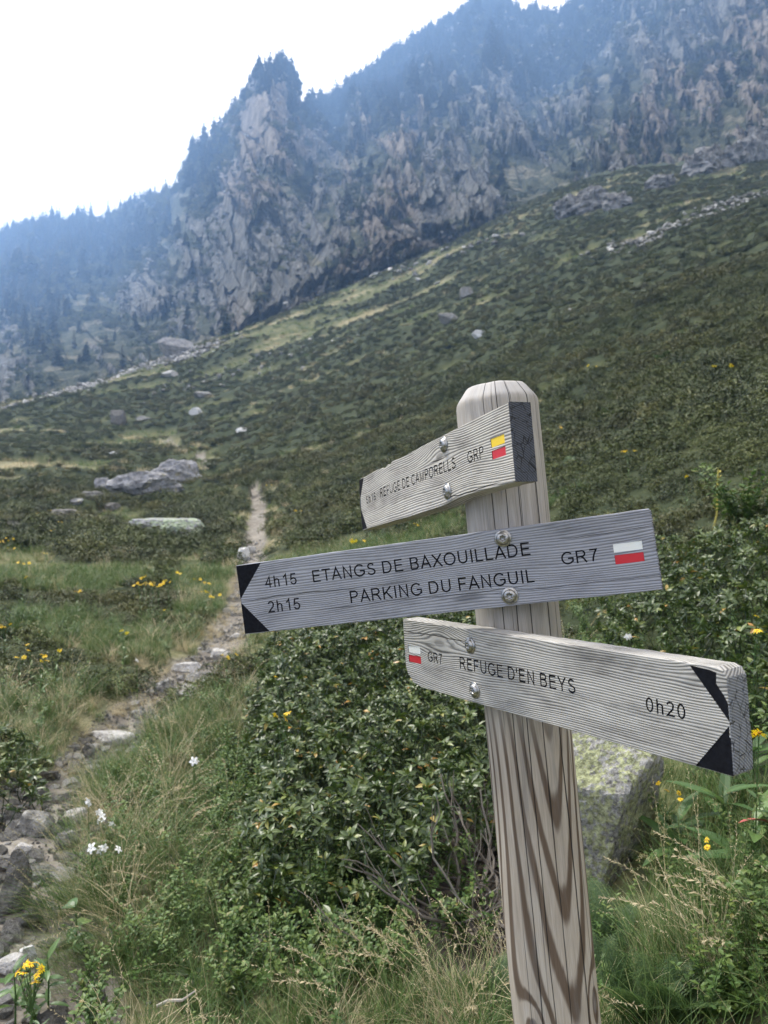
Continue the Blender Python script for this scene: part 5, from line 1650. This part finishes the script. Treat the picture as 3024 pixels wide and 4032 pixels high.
def band_points(px, n, spread, rmax=140.0):
    Q = np.array([hit(a, b, rmax=rmax)[:2] for a, b in px])
    seg = np.hypot(*np.diff(Q, axis=0).T); cum = np.concatenate([[0], np.cumsum(seg)]); t = rng.uniform(0, cum[-1], n)
    return np.interp(t, cum, Q[:, 0]) + rng.normal(0, spread, n), np.interp(t, cum, Q[:, 1]) + rng.normal(0, spread, n)
for lab, px, n, sp_, sc in [
    ("pale scree spilling along the crest at the left", [(-60, 1632), (150, 1585), (330, 1530), (520, 1465), (700, 1418), (850, 1362)], 1700, 1.2, (.2, .95)),
    ("line of grey scree high on the right slope", [(2450, 985), (2600, 930), (2750, 875), (2900, 812), (2960, 785)], 520, 1.3, (.15, .75)),
    ("broken stones on the slope below the grey scree line", [(2380, 1010), (2480, 985), (2560, 960)], 60, 1.5, (.2, .8)),
    ("scattered stones below the cliffs on the hillside", [(1150, 1200), (1350, 1110), (1600, 1060), (1900, 990)], 160, 3.0, (.3, 1.2)),
    ("pale stones on the middle of the far slope", [(600, 1540), (800, 1500), (1000, 1440), (1250, 1400)], 90, 3.0, (.2, .8))]:
    x, y = band_points(px, n, sp_)
    scatter("scree", STONES_FINE + STONES, np.stack([x, y, surface(x, y) + .08], 1), rots(len(x), .4), rng.uniform(*sc, len(x)) ** 1.3, None, lab, "scree")

# ================================================================== CONIFERS ON THE MOUNTAIN
def conifer(k, layers=11, slim=.26):
    r = R_(k); tg, cg = Geo(), Geo()
    lean = r.uniform(-.03, .03)
    tube(tg, [(0, 0, -.06), (lean * .5, 0, .5), (lean, 0, .97)], [.022, .015, .004], 5, .4)
    for l in range(layers):
        t = l / (layers - 1)
        z = .10 + .88 * t
        rad = slim * (1 - t) ** .75 * r.uniform(.75, 1.2) + .02
        nb = int(9 - 4 * t)
        a0 = r.uniform(0, 6.28)
        for b in range(nb):
            if r.random() < .12: continue
            a = a0 + b * 6.283 / nb + r.uniform(-.3, .3); L = rad * r.uniform(.6, 1.25)
            for s_ in range(3):
                aa = a + (s_ - 1) * .38; ll = L * (1 if s_ == 1 else .75)
                V, q = leaf_geo(ll, L * .45, fold=-.3, droop=.35, segs=2)
                cg.add(place(V, rotz(aa) @ roty(-r.uniform(-.1, .35)), (lean * z, 0, z + r.uniform(-.02, .02))), quads=q, a=np.clip(.5 + r.uniform(-.4, .4), 0, 1))
    return tg.mesh("trunk", [M_TRUNK]), cg.mesh("crown", [M_CONIFER])
TREES = [conifer(700 + k, 9 + k, (.20, .26, .32, .24, .36)[k]) for k in range(5)]
def add_tree(p, h, lab, grp, k=None, wide=1.0):
    k = int(rng.integers(0, 5)) if k is None else k
    t = empty("conifer", tuple(p), lab, "tree", grp, (0, 0, float(rng.uniform(0, 6.28))), (h * wide, h * wide, h))
    link("trunk", TREES[k][0], t); link("crown", TREES[k][1], t)
def ridge_tree(u, hpx, lab, grp, back=0, k=None, wide=1.0):
    c = int(np.argmin(np.abs(MU - u)))
    p = MPOS[NS - 1 - back, c]
    dist = float(p[1] * FWD[1] + p[2] * FWD[2])
    add_tree(p - np.array([0, 0, .5]), hpx * dist / F_PX, lab, grp, k, wide)
ORD0 = ["leftmost", "second from the left", "third from the left", "fourth from the left", "fifth from the left", "sixth from the left", "seventh from the left", "eighth from the left", "ninth from the left", "rightmost"]
G1, L1 = "small conifers along the left ridge", "small dark conifer in the row along the left ridge crest"
for u, h in [(38, 40), (62, 28), (82, 48), (108, 52), (135, 48), (160, 38), (182, 30), (250, 26), (272, 30), (298, 34), (475, 52), (498, 46)]:
    ridge_tree(u, h * .95, ['first', 'second', 'third', 'fourth', 'fifth', 'sixth', 'seventh', 'eighth', 'ninth', 'tenth', 'eleventh', 'twelfth'][[38, 62, 82, 108, 135, 160, 182, 250, 272, 298, 475, 498].index(u)] + ' small conifer from the left on the left ridge crest', G1)
ridge_tree(205, 74, "tallest lone conifer on the left part of the ridge crest", None, k=0)
ridge_tree(332, 68, "left one of the pair of tall conifers on the left ridge", None, k=1)
ridge_tree(362, 70, "right one of the pair of tall conifers on the left ridge", None, k=3)
ridge_tree(426, 78, "tall conifer standing alone between the pair and the ridge wood", None, k=0)
G2, L2 = "conifers of the small wood on the ridge", "dark conifer in the small wood left of the rock step"
for u in np.linspace(512, 668, 22): ridge_tree(u + rng.uniform(-4, 4), rng.uniform(42, 66), L2, G2, int(rng.integers(0, 12)))
G3, L3 = "conifers on the stepped shoulder", "small conifer on the stepped shoulder below the rock spire"
for i, (u, h) in enumerate([(690, 36), (712, 40), (738, 30), (768, 42), (850, 44), (868, 56), (890, 36), (905, 40), (925, 62), (948, 52)]): ridge_tree(u, h, L3 + ', ' + ORD0[i], G3)
ridge_tree(805, 82, "tall twin-topped conifer on the shoulder below the spire", None, k=4)
G4, L4 = "conifers clinging to the rock spire", "dark conifer clinging to the top or flank of the rock spire"
for u in np.linspace(952, 1178, 34): ridge_tree(u + rng.uniform(-3, 3), rng.uniform(24, 48), L4, G4, int(rng.integers(0, 14)), wide=1.3)
G5, L5 = "conifers in the notch right of the spire", "conifer in the notch right of the rock spire"
for i, (u, h) in enumerate([(1180, 60), (1250, 60), (1268, 52)]): ridge_tree(u, h, L5 + ', ' + ('leftmost', 'middle', 'rightmost')[i], G5)
ridge_tree(1226, 112, "tallest conifer, standing in the notch right of the spire", None, k=2, wide=1.25)
G6, L6 = "conifers along the high ridge", "dark conifer in the wood along the high ridge above the cliffs"
us_ = np.concatenate([np.linspace(1280, 1560, 34), np.linspace(1560, 2330, 96)])
for u in us_: ridge_tree(u + rng.uniform(-5, 5), rng.uniform(34, 74) * (1.0 if u > 1500 else .8), L6, G6, int(rng.integers(0, 10)), wide=1.15)

# far-off woods and bushes on the faces of the mountain, read as one mass
def face_scatter(name, meshes, weight, n, sc, label, dz=0.0, cat="woodland"):
    w = weight[:NS - 2] * (MR[:NS - 2] ** 2) * 1.0
    # area of each cell grows with distance; weight by it
    w = w / w.sum()
    idx = rng.choice(w.size, n, p=w.ravel())
    P_ = MPOS[:NS - 2].reshape(-1, 3)[idx] + rng.normal(0, .6, (n, 3))
    kk = np.clip(np.hypot(P_[:, 0], P_[:, 1]) / 420, .45, 1.6)
    P_[:, 2] += dz
    scatter(name, meshes, P_, rots(n, .08), rng.uniform(sc[0], sc[1], n) * kk, None, label, cat)
def joined_tree(k):
    a, b = TREES[k]
    bm = bmesh.new(); bm.from_mesh(a); nf0 = len(bm.faces); bm.from_mesh(b)
    for i, f in enumerate(bm.faces): f.material_index = 0 if i < nf0 else 1
    me = bpy.data.meshes.new("far_tree"); bm.to_mesh(me); bm.free(); me.materials.append(M_TRUNK); me.materials.append(M_CONIFER)
    return me
JT = [joined_tree(k) for k in range(5)]
clump_n = sstep(.47, .58, fbm(MUg / 70, MV / 60, seed=301, octaves=4))
wf = np.clip(forest * 1.3, 0, 1) * (1 - rockm * .6) + .10 * clump_n * (1 - rockm) + .35 * gz(1000, 1050, 60, 160) + .3 * gz(1400, 950, 60, 200) + .25 * gz(780, 1250, 70, 120) + .3 * gz(100, 1150, 160, 200)
face_scatter("woodland", JT, wf, 3600, (6, 13), "distant dark conifer wood on the ridges and gullies of the mountain")
wb = (1 - rockm * .8) * clump_n
face_scatter("mountain_scrub", CL_FAR, wb, 15000, (2.4, 7.0), "dark scrub dotted over the mountain face", -.3, "ground cover")
rockbits = rockm * sstep(.4, .6, det)
face_scatter("crag_blocks", STONES, rockbits + .02, 3500, (1.0, 3.6), "broken grey blocks on the crags of the mountain", -.4, "rock")

# ================================================================== FLOWERS AND HERBS
def head_mesh(k, n=13, R=.020, name="flower_head"):
    g = Geo(); r = R_(k)
    for i in range(n):
        V, q = leaf_geo(R * r.uniform(.85, 1.1), R * .36, fold=.1, droop=r.uniform(.05, .5), segs=2, tipw=1.2)
        V[:, 0] += R * .25
        g.add(place(V, rotz(i * 6.283 / n + r.uniform(-.1, .1)) @ roty(-r.uniform(-.1, .25))), quads=q, a=r.uniform(.2, 1))
    me = g.mesh(name, [M_YELLOW, M_ORANGE])
    bm = bmesh.new(); bm.from_mesh(me); nf0 = len(bm.faces)
    bmesh.ops.create_icosphere(bm, subdivisions=1, radius=R * .36, matrix=Matrix.Diagonal((1, 1, .55, 1)))
    for i, f in enumerate(bm.faces):
        if i >= nf0: f.material_index = 1
    bm.to_mesh(me); bm.free()
    return me
HEADS = [head_mesh(800 + k) for k in range(4)]

def stem_mesh(k, h, bend=.1, mat_=None, leaves=6, ll=.05, lw=.014, branches=()):
    g = Geo(); r = R_(k)
    pts = [np.array([bend * h * t * t, 0, h * t]) for t in np.linspace(0, 1, 7)]
    tube(g, pts, np.linspace(.0026, .0013, 7), 4, .45)
    for bx, by, bz in branches:
        p0 = np.array([bend * h * .45, 0, h * .68])
        tube(g, [p0, p0 * .4 + np.array([bx, by, bz]) * .6 + np.array([0, 0, -.004]), (bx, by, bz)], [.0013, .0011, .0009], 4, .5)
    for i in range(leaves):
        t = .08 + .6 * i / max(1, leaves)
        V, q = leaf_geo(ll * r.uniform(.7, 1.2), lw, fold=.2, droop=.3, segs=3)
        g.add(place(V, rotz(i * 2.4) @ roty(-r.uniform(.3, 1.0)), (bend * h * t * t, 0, h * t)), quads=q, a=r.uniform(.2, .9))
    return g.mesh("stem", [mat_ or M_BROAD])

def yellow_plant(u, v, h, nheads, label, group=None, R=1.0, seed=0, spread=.035):
    p = hit(u, v, h=h)
    r = R_(900 + seed)
    br = [(r.uniform(-spread, spread), r.uniform(-spread, spread), h + r.uniform(-.02, .012)) for _ in range(nheads)]
    t = empty("yellow_flower", tuple(p), label, "flower", group)
    link("stem", stem_mesh(900 + seed, h * .96, .0, branches=br, leaves=7), t)
    for i, b in enumerate(br):
        link("flower_head", HEADS[(seed + i) % 4], t, b, (r.uniform(.2, 1.0), r.uniform(-.3, .3), r.uniform(0, 6)), R * r.uniform(.85, 1.15))
    return t
# the cluster close to the camera, bottom left
p = hit(120, 3840, h=.26)
t = empty("yellow_flower", tuple(p), "large bright yellow daisy cluster at the bottom left corner", "flower")
D_ = float(p[1] * FWD[1] + (p[2] + .26) * FWD[2]); sx = D_ / F_PX
br = [((uu - 120) * sx, yy, .26 - (vv - 3840) * sx) for uu, vv, yy in [(68, 3830, 0), (92, 3812, .012), (118, 3798, .0), (135, 3806, .014), (148, 3838, -.004), (143, 3862, -.008), (100, 3822, -.01), (160, 3822, .006)]]
link("stem", stem_mesh(941, .24, .0, branches=br, leaves=6, ll=.045, lw=.009), t)
for i, b in enumerate(br):
    link("flower_head", HEADS[i % 4], t, b, (rng.uniform(.3, 1.1), rng.uniform(-.4, .4), rng.uniform(0, 6)), sx * 26 / .020 * .6)
yellow_plant(2988, 2882, .42, 3, "yellow daisy flowers poking out behind the end of the lower board", None, .8, 1, .022)
yellow_plant(2975, 2478, .40, 1, "single yellow daisy above the right end of the lower board", None, .7, 2, .01)
yellow_plant(2990, 2415, .42, 1, "topmost yellow daisy at the right edge", None, .6, 3, .01)
yellow_plant(2620, 3120, .22, 4, "small yellow buds with brown seed heads under the lower board", None, .4, 4, .045)
yellow_plant(2760, 3300, .2, 2, "sparse yellow buds among the dark leaves, right of the lichen boulder", None, .35, 5, .03)
yellow_plant(1410, 2128, .35, 5, "yellow flower clump seen just above the middle board", None, 1.2, 6, .10)
yellow_plant(1640, 2062, .30, 2, "yellow flower between upper and middle board", None, .9, 7, .05)
yellow_plant(1112, 2828, .42, 3, "yellow flowers within the dark bush, left of the lower board", None, .7, 8, .04)
yellow_plant(1095, 2668, .42, 1, "orange-yellow flower in the top of the dark bush", None, .5, 9, .02)
yellow_plant(2205, 1682, .35, 2, "yellow flower on the shrub slope just right of the post's top", None, 1.3, 10, .06)
yellow_plant(2475, 1778, .35, 4, "orange-yellow flower clump on the slope right of the upper board", None, 1.2, 11, .10)
yellow_plant(2705, 1872, .35, 1, "single yellow flower on a thin stem below the leafy plant", None, .9, 12, .02)
yellow_plant(2330, 1440, .35, 2, "far yellow flower high on the shrub slope above the post", None, 2.0, 13, .15)
yellow_plant(2850, 1440, .35, 2, "far yellow flower on the shrub slope near the right edge", None, 2.0, 14, .15)
GY_ = "yellow wildflowers in the meadow left of the path"
ORD2 = ["leftmost", "second", "third", "fourth", "fifth", "sixth", "seventh", "eighth"]
for gi2, (lab, pts_) in enumerate([("of the low row of yellow flowers in the near left meadow", [(73, 2582), (119, 2549), (174, 2574), (156, 2592), (217, 2563), (15, 2460)]),
                  ("of the yellow flowers at the left edge of the middle meadow", [(88, 2217), (88, 2274), (13, 2131), (50, 2157), (179, 2179), (30, 2120)]),
                  ("of the far yellow flowers just below the dark half-sunk rock", [(192, 2007), (239, 2055), (219, 2088), (150, 2020)]),
                  ("of the lone yellow flowers in the meadow nearer the path", [(642, 2396), (484, 2491), (300, 2330)])]):
    for i, (u, v) in enumerate(sorted(pts_)):
        yellow_plant(u, v, .3, 2 if i % 3 else 4, ORD2[i] + (" from the left " if i else " ") + lab, GY_, .62 + .15 * (v < 2300), 20 + i + gi2 * 7, .04 + .03 * (v < 2300))
GY2, LY2 = "yellow wildflowers over the dark shrub mound", "yellow wildflower over the dark mound by the path"
for i, (u, v) in enumerate([(550, 2300), (566, 2269), (582, 2292), (602, 2292), (623, 2305), (663, 2291), (696, 2254)]):
    yellow_plant(u, v, .38, 4, LY2 + ', ' + ORD0[i], GY2, .8, 50 + i, .05)
GY3 = "yellow wildflowers beside the narrow path"
LY3S = ["yellow wildflower just above the middle board's left tip", "yellow wildflower touching the left tip of the middle board", "yellow wildflower below the middle board's tip, by its upper black corner",
        "yellow wildflower just under the lower black corner of the middle board", "yellow wildflower left of the middle board's tip and the path", "yellow wildflower right of where the narrow path vanishes",
        "yellow wildflower on the green slope between path and upper board", "yellow wildflower high on the slope right of the path's end"]
for i, (u, v) in enumerate([(812, 2297), (804, 2323), (849, 2350), (892, 2575), (776, 2280), (1060, 1910), (1190, 2010), (1180, 1850)]):
    yellow_plant(u, v, .3, 3, LY3S[i], GY3, .8 + .6 * (v < 2100), 60 + i, .06 + .1 * (v < 2100))

def white_head():
    g = Geo(); r = R_(88)
    for i in range(5):
        V, q = leaf_geo(.013, .010, fold=.2, droop=.5, segs=2, tipw=2.2)
        V[:, 0] += .002
        g.add(place(V, rotz(i * 1.257) @ roty(-.35)), quads=q, a=r.uniform(.2, 1))
    V, q = leaf_geo(.012, .008, segs=2)
    for i in range(5): g.add(place(V, rotz(i * 1.257 + .4) @ roty(-1.2), (0, 0, -.010)), quads=q, a=.2)
    return g.mesh("flower_head", [M_WHITE])
WH = white_head()
def white_plant(label, pts, h):
    p = hit(pts[0][0], pts[0][1], h=h); D_ = float(p[1] * FWD[1] + (p[2] + h) * FWD[2]); s_ = D_ / F_PX
    t = empty("white_flower", tuple(p), label, "flower")
    br = [((a - pts[0][0]) * s_, 0.01 * (i % 3), h - (b - pts[0][1]) * s_) for i, (a, b) in enumerate(pts)]
    link("stem", stem_mesh(960 + len(pts), h * .9, .0, branches=br, leaves=5, ll=.03, lw=.008), t)
    for i, b in enumerate(br):
        link("flower_head", WH, t, b, (rng.uniform(.6, 1.6), rng.uniform(-.5, .5), rng.uniform(0, 6)), 1.25 if i == 0 else .95)
white_plant("upper cluster of white campion flowers on the grassy bank by the path", [(347, 3160), (385, 3203), (379, 3243), (406, 3230), (434, 3254), (391, 3222)], .22)
white_plant("lower cluster of white campion flowers on the grassy bank", [(360, 3342), (384, 3362), (402, 3352), (466, 3346), (394, 3348)], .18)
white_plant("single white flower at the left rim of the dark bush", [(762, 2998), (768, 3002)], .3)
white_plant("tiny white flower in the meadow left of the path bend", [(538, 2600), (541, 2604)], .3)
white_plant("pale flower just above the middle of the lower board", [(2472, 2508), (2478, 2510)], .35)

# ferns
def frond(k, L=.34, npin=20, W=.10, curl=.9):
    g = Geo(); r = R_(k)
    n = npin + 3
    pts = []; p = np.zeros(3); an = .25
    for i in range(n + 1):
        pts.append(p.copy()); p = p + L / n * np.array([math.sin(an), 0, math.cos(an)]); an += curl / n
    tube(g, pts, np.linspace(.0022, .0006, n + 1), 4, .3)
    for i in range(3, n + 1):
        t = (i - 3) / npin
        pl = W * (math.sin(math.pi * min(1, .18 + .85 * t)) ** .8) * (1.0 if t < .95 else .5) + .006
        d = pts[min(i, n)] - pts[i - 1]; d /= np.linalg.norm(d)
        for s_ in (-1, 1):
            ax = np.array([0, s_, 0]) + d * .35; ax /= np.linalg.norm(ax)
            up_ = np.cross(d, ax) * s_; up_ /= np.linalg.norm(up_)
            m = 7
            for j in range(m):
                q0 = pts[i] + ax * pl * (j + .4) / m
                l2 = pl * .26 * (1 - .75 * j / m) + .002
                for s2 in (-1, 1):
                    dd_ = np.cross(up_, ax) * s2 + ax * .5; dd_ /= np.linalg.norm(dd_)
                    w2 = ax * l2 * .28
                    g.add([q0 - w2, q0 + dd_ * l2 * .6 - w2 * .9, q0 + dd_ * l2 + up_ * r.uniform(-.2, .2) * l2, q0 + w2], quads=[(0, 1, 2, 3)], a=np.clip(.5 + r.uniform(-.3, .3) + .15 * t, 0, 1))
    return g.mesh("frond", [M_FERN])
FR = [frond(1200 + k, .34 + .04 * k, 18 + k, .085 + .01 * k, .5 + .25 * k) for k in range(4)]
def fern(u, v, label, n, s, az0=0, spread=3.14, tilt=.3):
    p = hit(u, v)
    t = empty("fern", tuple(p), label, "fern")
    for i in range(n):
        link("frond", FR[i % 4], t, (0, 0, 0), (0, rng.uniform(-.1, tilt), az0 + (i - n / 2) * 2 * spread / n + rng.uniform(-.2, .2)), s * rng.uniform(.85, 1.15))
fern(2395, 3800, "upright green fern between the post and the lichen boulder", 4, .5, 1.2, 1.2, .12)
fern(2330, 3900, "fern pressed against the right side of the post low down", 3, .42, 1.5, .8, .2)
fern(2500, 4080, "feathery fern at the bottom edge right of the post", 6, .5)
fern(2640, 4060, "second feathery fern at the bottom edge, farther from the post", 6, .5)
fern(1925, 3990, "small pale fern tip at the left foot of the post", 3, .35)
p = hit(2920, 2100); t = empty("leafy_plant", tuple(p), "tall pale leafy plant standing out of the slope at the upper right", "plant")
for i in range(7): link("sprig", SPRIGS[i % 4], t, (rng.normal(0, .06), rng.normal(0, .06), 0), (rng.normal(0, .25), rng.normal(0, .25), rng.uniform(0, 6)), rng.uniform(2.4, 3.4))
fern(2400, 1660, "bright fern clump on the shrub slope right of the post's top", 9, .9, 0, 3.14, .9)
fern(2230, 1850, "bright fern clump behind the upper board's end", 9, .8, 0, 3.14, .9)
fern(2620, 1440, "bright green fern patch high on the slope", 9, 1.3, 0, 3.14, .9)

def broad_plant(u, v, label, n, L, W, mat_=None, seed=0, el=(.2, .9), name="leafy_plant", cat="plant"):
    p = hit(u, v); r = R_(1300 + seed)
    t = empty(name, tuple(p), label, cat)
    for i in range(n):
        g = Geo(); V, q = leaf_geo(L * r.uniform(.7, 1.15), W * r.uniform(.8, 1.1), fold=.25, droop=r.uniform(.2, .6), segs=6)
        g.add(V, quads=q, a=r.uniform(.1, .95))
        link("leaf", g.mesh("leaf", [mat_ or M_BROAD]), t, (0, 0, r.uniform(.02, .16)), (r.uniform(-.3, .3), -r.uniform(*el), i * 2.4 + r.uniform(-.4, .4)))
    g = Geo(); tube(g, [(0, 0, -.02), (.004, 0, .1), (.0, .003, .17)], [.003, .0025, .001], 5, .4)
    link("stem", g.mesh("stem", [mat_ or M_BROAD]), t)
broad_plant(2665, 3420, "broad-leaved plant in the grass below the lower board", 9, .16, .034, seed=1)
broad_plant(2840, 3320, "broad-leaved plant with spreading leaves near the right edge", 11, .15, .036, seed=2)
broad_plant(2960, 3450, "large glossy leaves at the right edge under the red leaf", 10, .17, .042, seed=3)
broad_plant(2960, 3130, "dark glossy leafy plant behind the end of the lower board", 12, .12, .03, seed=4)
broad_plant(190, 3990, "narrow-leaved plant at the foot of the yellow daisies", 10, .07, .016, seed=5)
broad_plant(300, 3760, "wide-leaved plant half hidden in grass above the yellow daisies", 7, .06, .035, seed=6, el=(.1, .5))
broad_plant(60, 4060, "toothed leafy plant in the bottom left corner", 12, .07, .02, seed=7)
broad_plant(2870, 2560, "bright green leafy plant right of the middle board's end", 12, .13, .034, seed=8)
broad_plant(2900, 2650, "yellowish green leaves above the lower board's right end", 10, .12, .03, seed=9)
# the single red leaf
p = hit(2975, 3300, h=.12)
g = Geo(); V, q = leaf_geo(.10, .032, fold=.35, droop=.25, segs=6); g.add(V, quads=q, a=.6)
o = link("red_leaf", g.mesh("red_leaf", [M_REDLEAF]), None, (p[0] + .04, p[1], p[2] + .16), (.4, -.35, 3.3))
tag(o, "single long red leaf sticking out near the right edge", "leaf")
# tall yellow-green stalk on the slope
p = hit(2805, 2095); g = Geo(); r = R_(61)
D_ = float(np.hypot(p[0], p[1])); hh_ = 225 * D_ / F_PX
pts = [np.array([.10 * hh_ * t + .015 * math.sin(t * 5), 0, hh_ * t]) for t in np.linspace(0, 1, 9)]
tube(g, pts, np.linspace(.008, .005, 9) * D_ / 6, 5, .9)
for i in range(26):
    t = .35 + .65 * i / 26; V, q = leaf_geo(.03 * D_ / 6, .012 * D_ / 6, segs=2)
    g.add(place(V, rotz(i * 2.4) @ roty(-.9), (.10 * hh_ * t, 0, hh_ * t)), quads=q, a=r.uniform(.5, 1))
o = link("seeding_stalk", g.mesh("seeding_stalk", [leaf_mat("yellow_stalk", [(0, (.30, .28, .05)), (1, (.50, .42, .10))], rough=.7)]), None, tuple(p))
tag(o, "tall thin yellowish stalk standing up from the shrub slope at the right", "plant")
# dead stick
p = hit(690, 3985, h=.05); g = Geo()
tube(g, [(-.05, 0, .0), (-.02, .01, .006), (.02, .0, .012), (.055, .01, .03)], [.004, .0048, .004, .002], 6, 1.0)
o = link("dead_twig", g.mesh("dead_twig", [M_TWIG]), None, (p[0], p[1], p[2] + .07), (0, 0, .1))
tag(o, "short bleached dead twig lying in the grass, bottom left of centre", "twig")

# seed stalks that stand out, close to the camera
ORD = ["leftmost", "second from the left", "third from the left", "fourth from the left", "fifth from the left", "sixth from the left", "seventh from the left", "eighth from the left", "ninth from the left", "rightmost"]
GS, LS = "pale nodding grass stalks before the shrub", "pale nodding grass stalk before the branches left of the post"
for i, (u, v) in enumerate(sorted([(1560, 4100), (1640, 4080), (1700, 4120), (1780, 4060), (1850, 4080), (1480, 4130), (1900, 4120), (1740, 4180)])):
    p = hit(u, v); tag(link("seed_stalk", STALKS[i % 5], None, tuple(p), (rng.normal(0, .15), rng.normal(0, .15), 3.0 + rng.uniform(-.6, .6)), rng.uniform(.75, 1.0)), LS + ", " + ORD[i], "grass", GS)
GS, LS = "pale seed stalks at the lower right", "drooping seed stalk at the lower right edge"
for i, (u, v) in enumerate(sorted([(2960, 3900), (3030, 3860), (2900, 3960), (3010, 4000), (2860, 3900), (3060, 3780)])):
    p = hit(u, v); tag(link("seed_stalk", STALKS[i % 5], None, tuple(p), (rng.normal(0, .15), rng.normal(0, .15), 3.1 + rng.uniform(-.5, .5)), rng.uniform(.7, .95)), LS + ", " + ORD[i], "grass", GS)
GS, LS = "feathery seed stalks on the path bank", "feathery seed stalk on the bank right of the path"
for i, (u, v) in enumerate(sorted([(600, 3420), (680, 3400), (740, 3350), (640, 3560), (720, 3500), (560, 3500), (820, 3300), (900, 3180), (500, 3300), (780, 3620)])):
    p = hit(u, v); tag(link("seed_stalk", STALKS[i % 5], None, tuple(p), (rng.normal(0, .15), rng.normal(0, .15), rng.uniform(-.8, .8) + (3.1 if i % 2 else 0)), rng.uniform(.6, .9)), LS + ", " + ORD[i], "grass", GS)

# ================================================================== HAZE
def box_mesh(name, lo, hi):
    x0, y0, z0 = lo; x1, y1, z1 = hi
    V = [(x0, y0, z0), (x1, y0, z0), (x1, y1, z0), (x0, y1, z0), (x0, y0, z1), (x1, y0, z1), (x1, y1, z1), (x0, y1, z1)]
    F = np.array([(0, 3, 2, 1), (4, 5, 6, 7), (0, 1, 5, 4), (1, 2, 6, 5), (2, 3, 7, 6), (3, 0, 4, 7)])
    return mesh_np(name, V, F)
hz = bpy.data.materials.new("haze_air"); hz.use_nodes = True
hz.node_tree.nodes.clear()
ho = hz.node_tree.nodes.new("ShaderNodeOutputMaterial")
hv = hz.node_tree.nodes.new("ShaderNodeVolumePrincipled")
hv.inputs['Color'].default_value = (0.34, 0.57, 1.0, 1)
hv.inputs['Density'].default_value = 0.00070
hv.inputs['Anisotropy'].default_value = 0.4
hz.node_tree.links.new(hv.outputs[0], ho.inputs['Volume'])
zlo = float(min(GZ.min(), ALLP[..., 2].min())) - 1.0
zhi = float(ALLP[..., 2].max()) + 16.0
hm = box_mesh("haze", (-1420, -1420, zlo), (1420, 1420, zhi))
hm.materials.append(hz)
tag(link("haze", hm), kind='stuff')
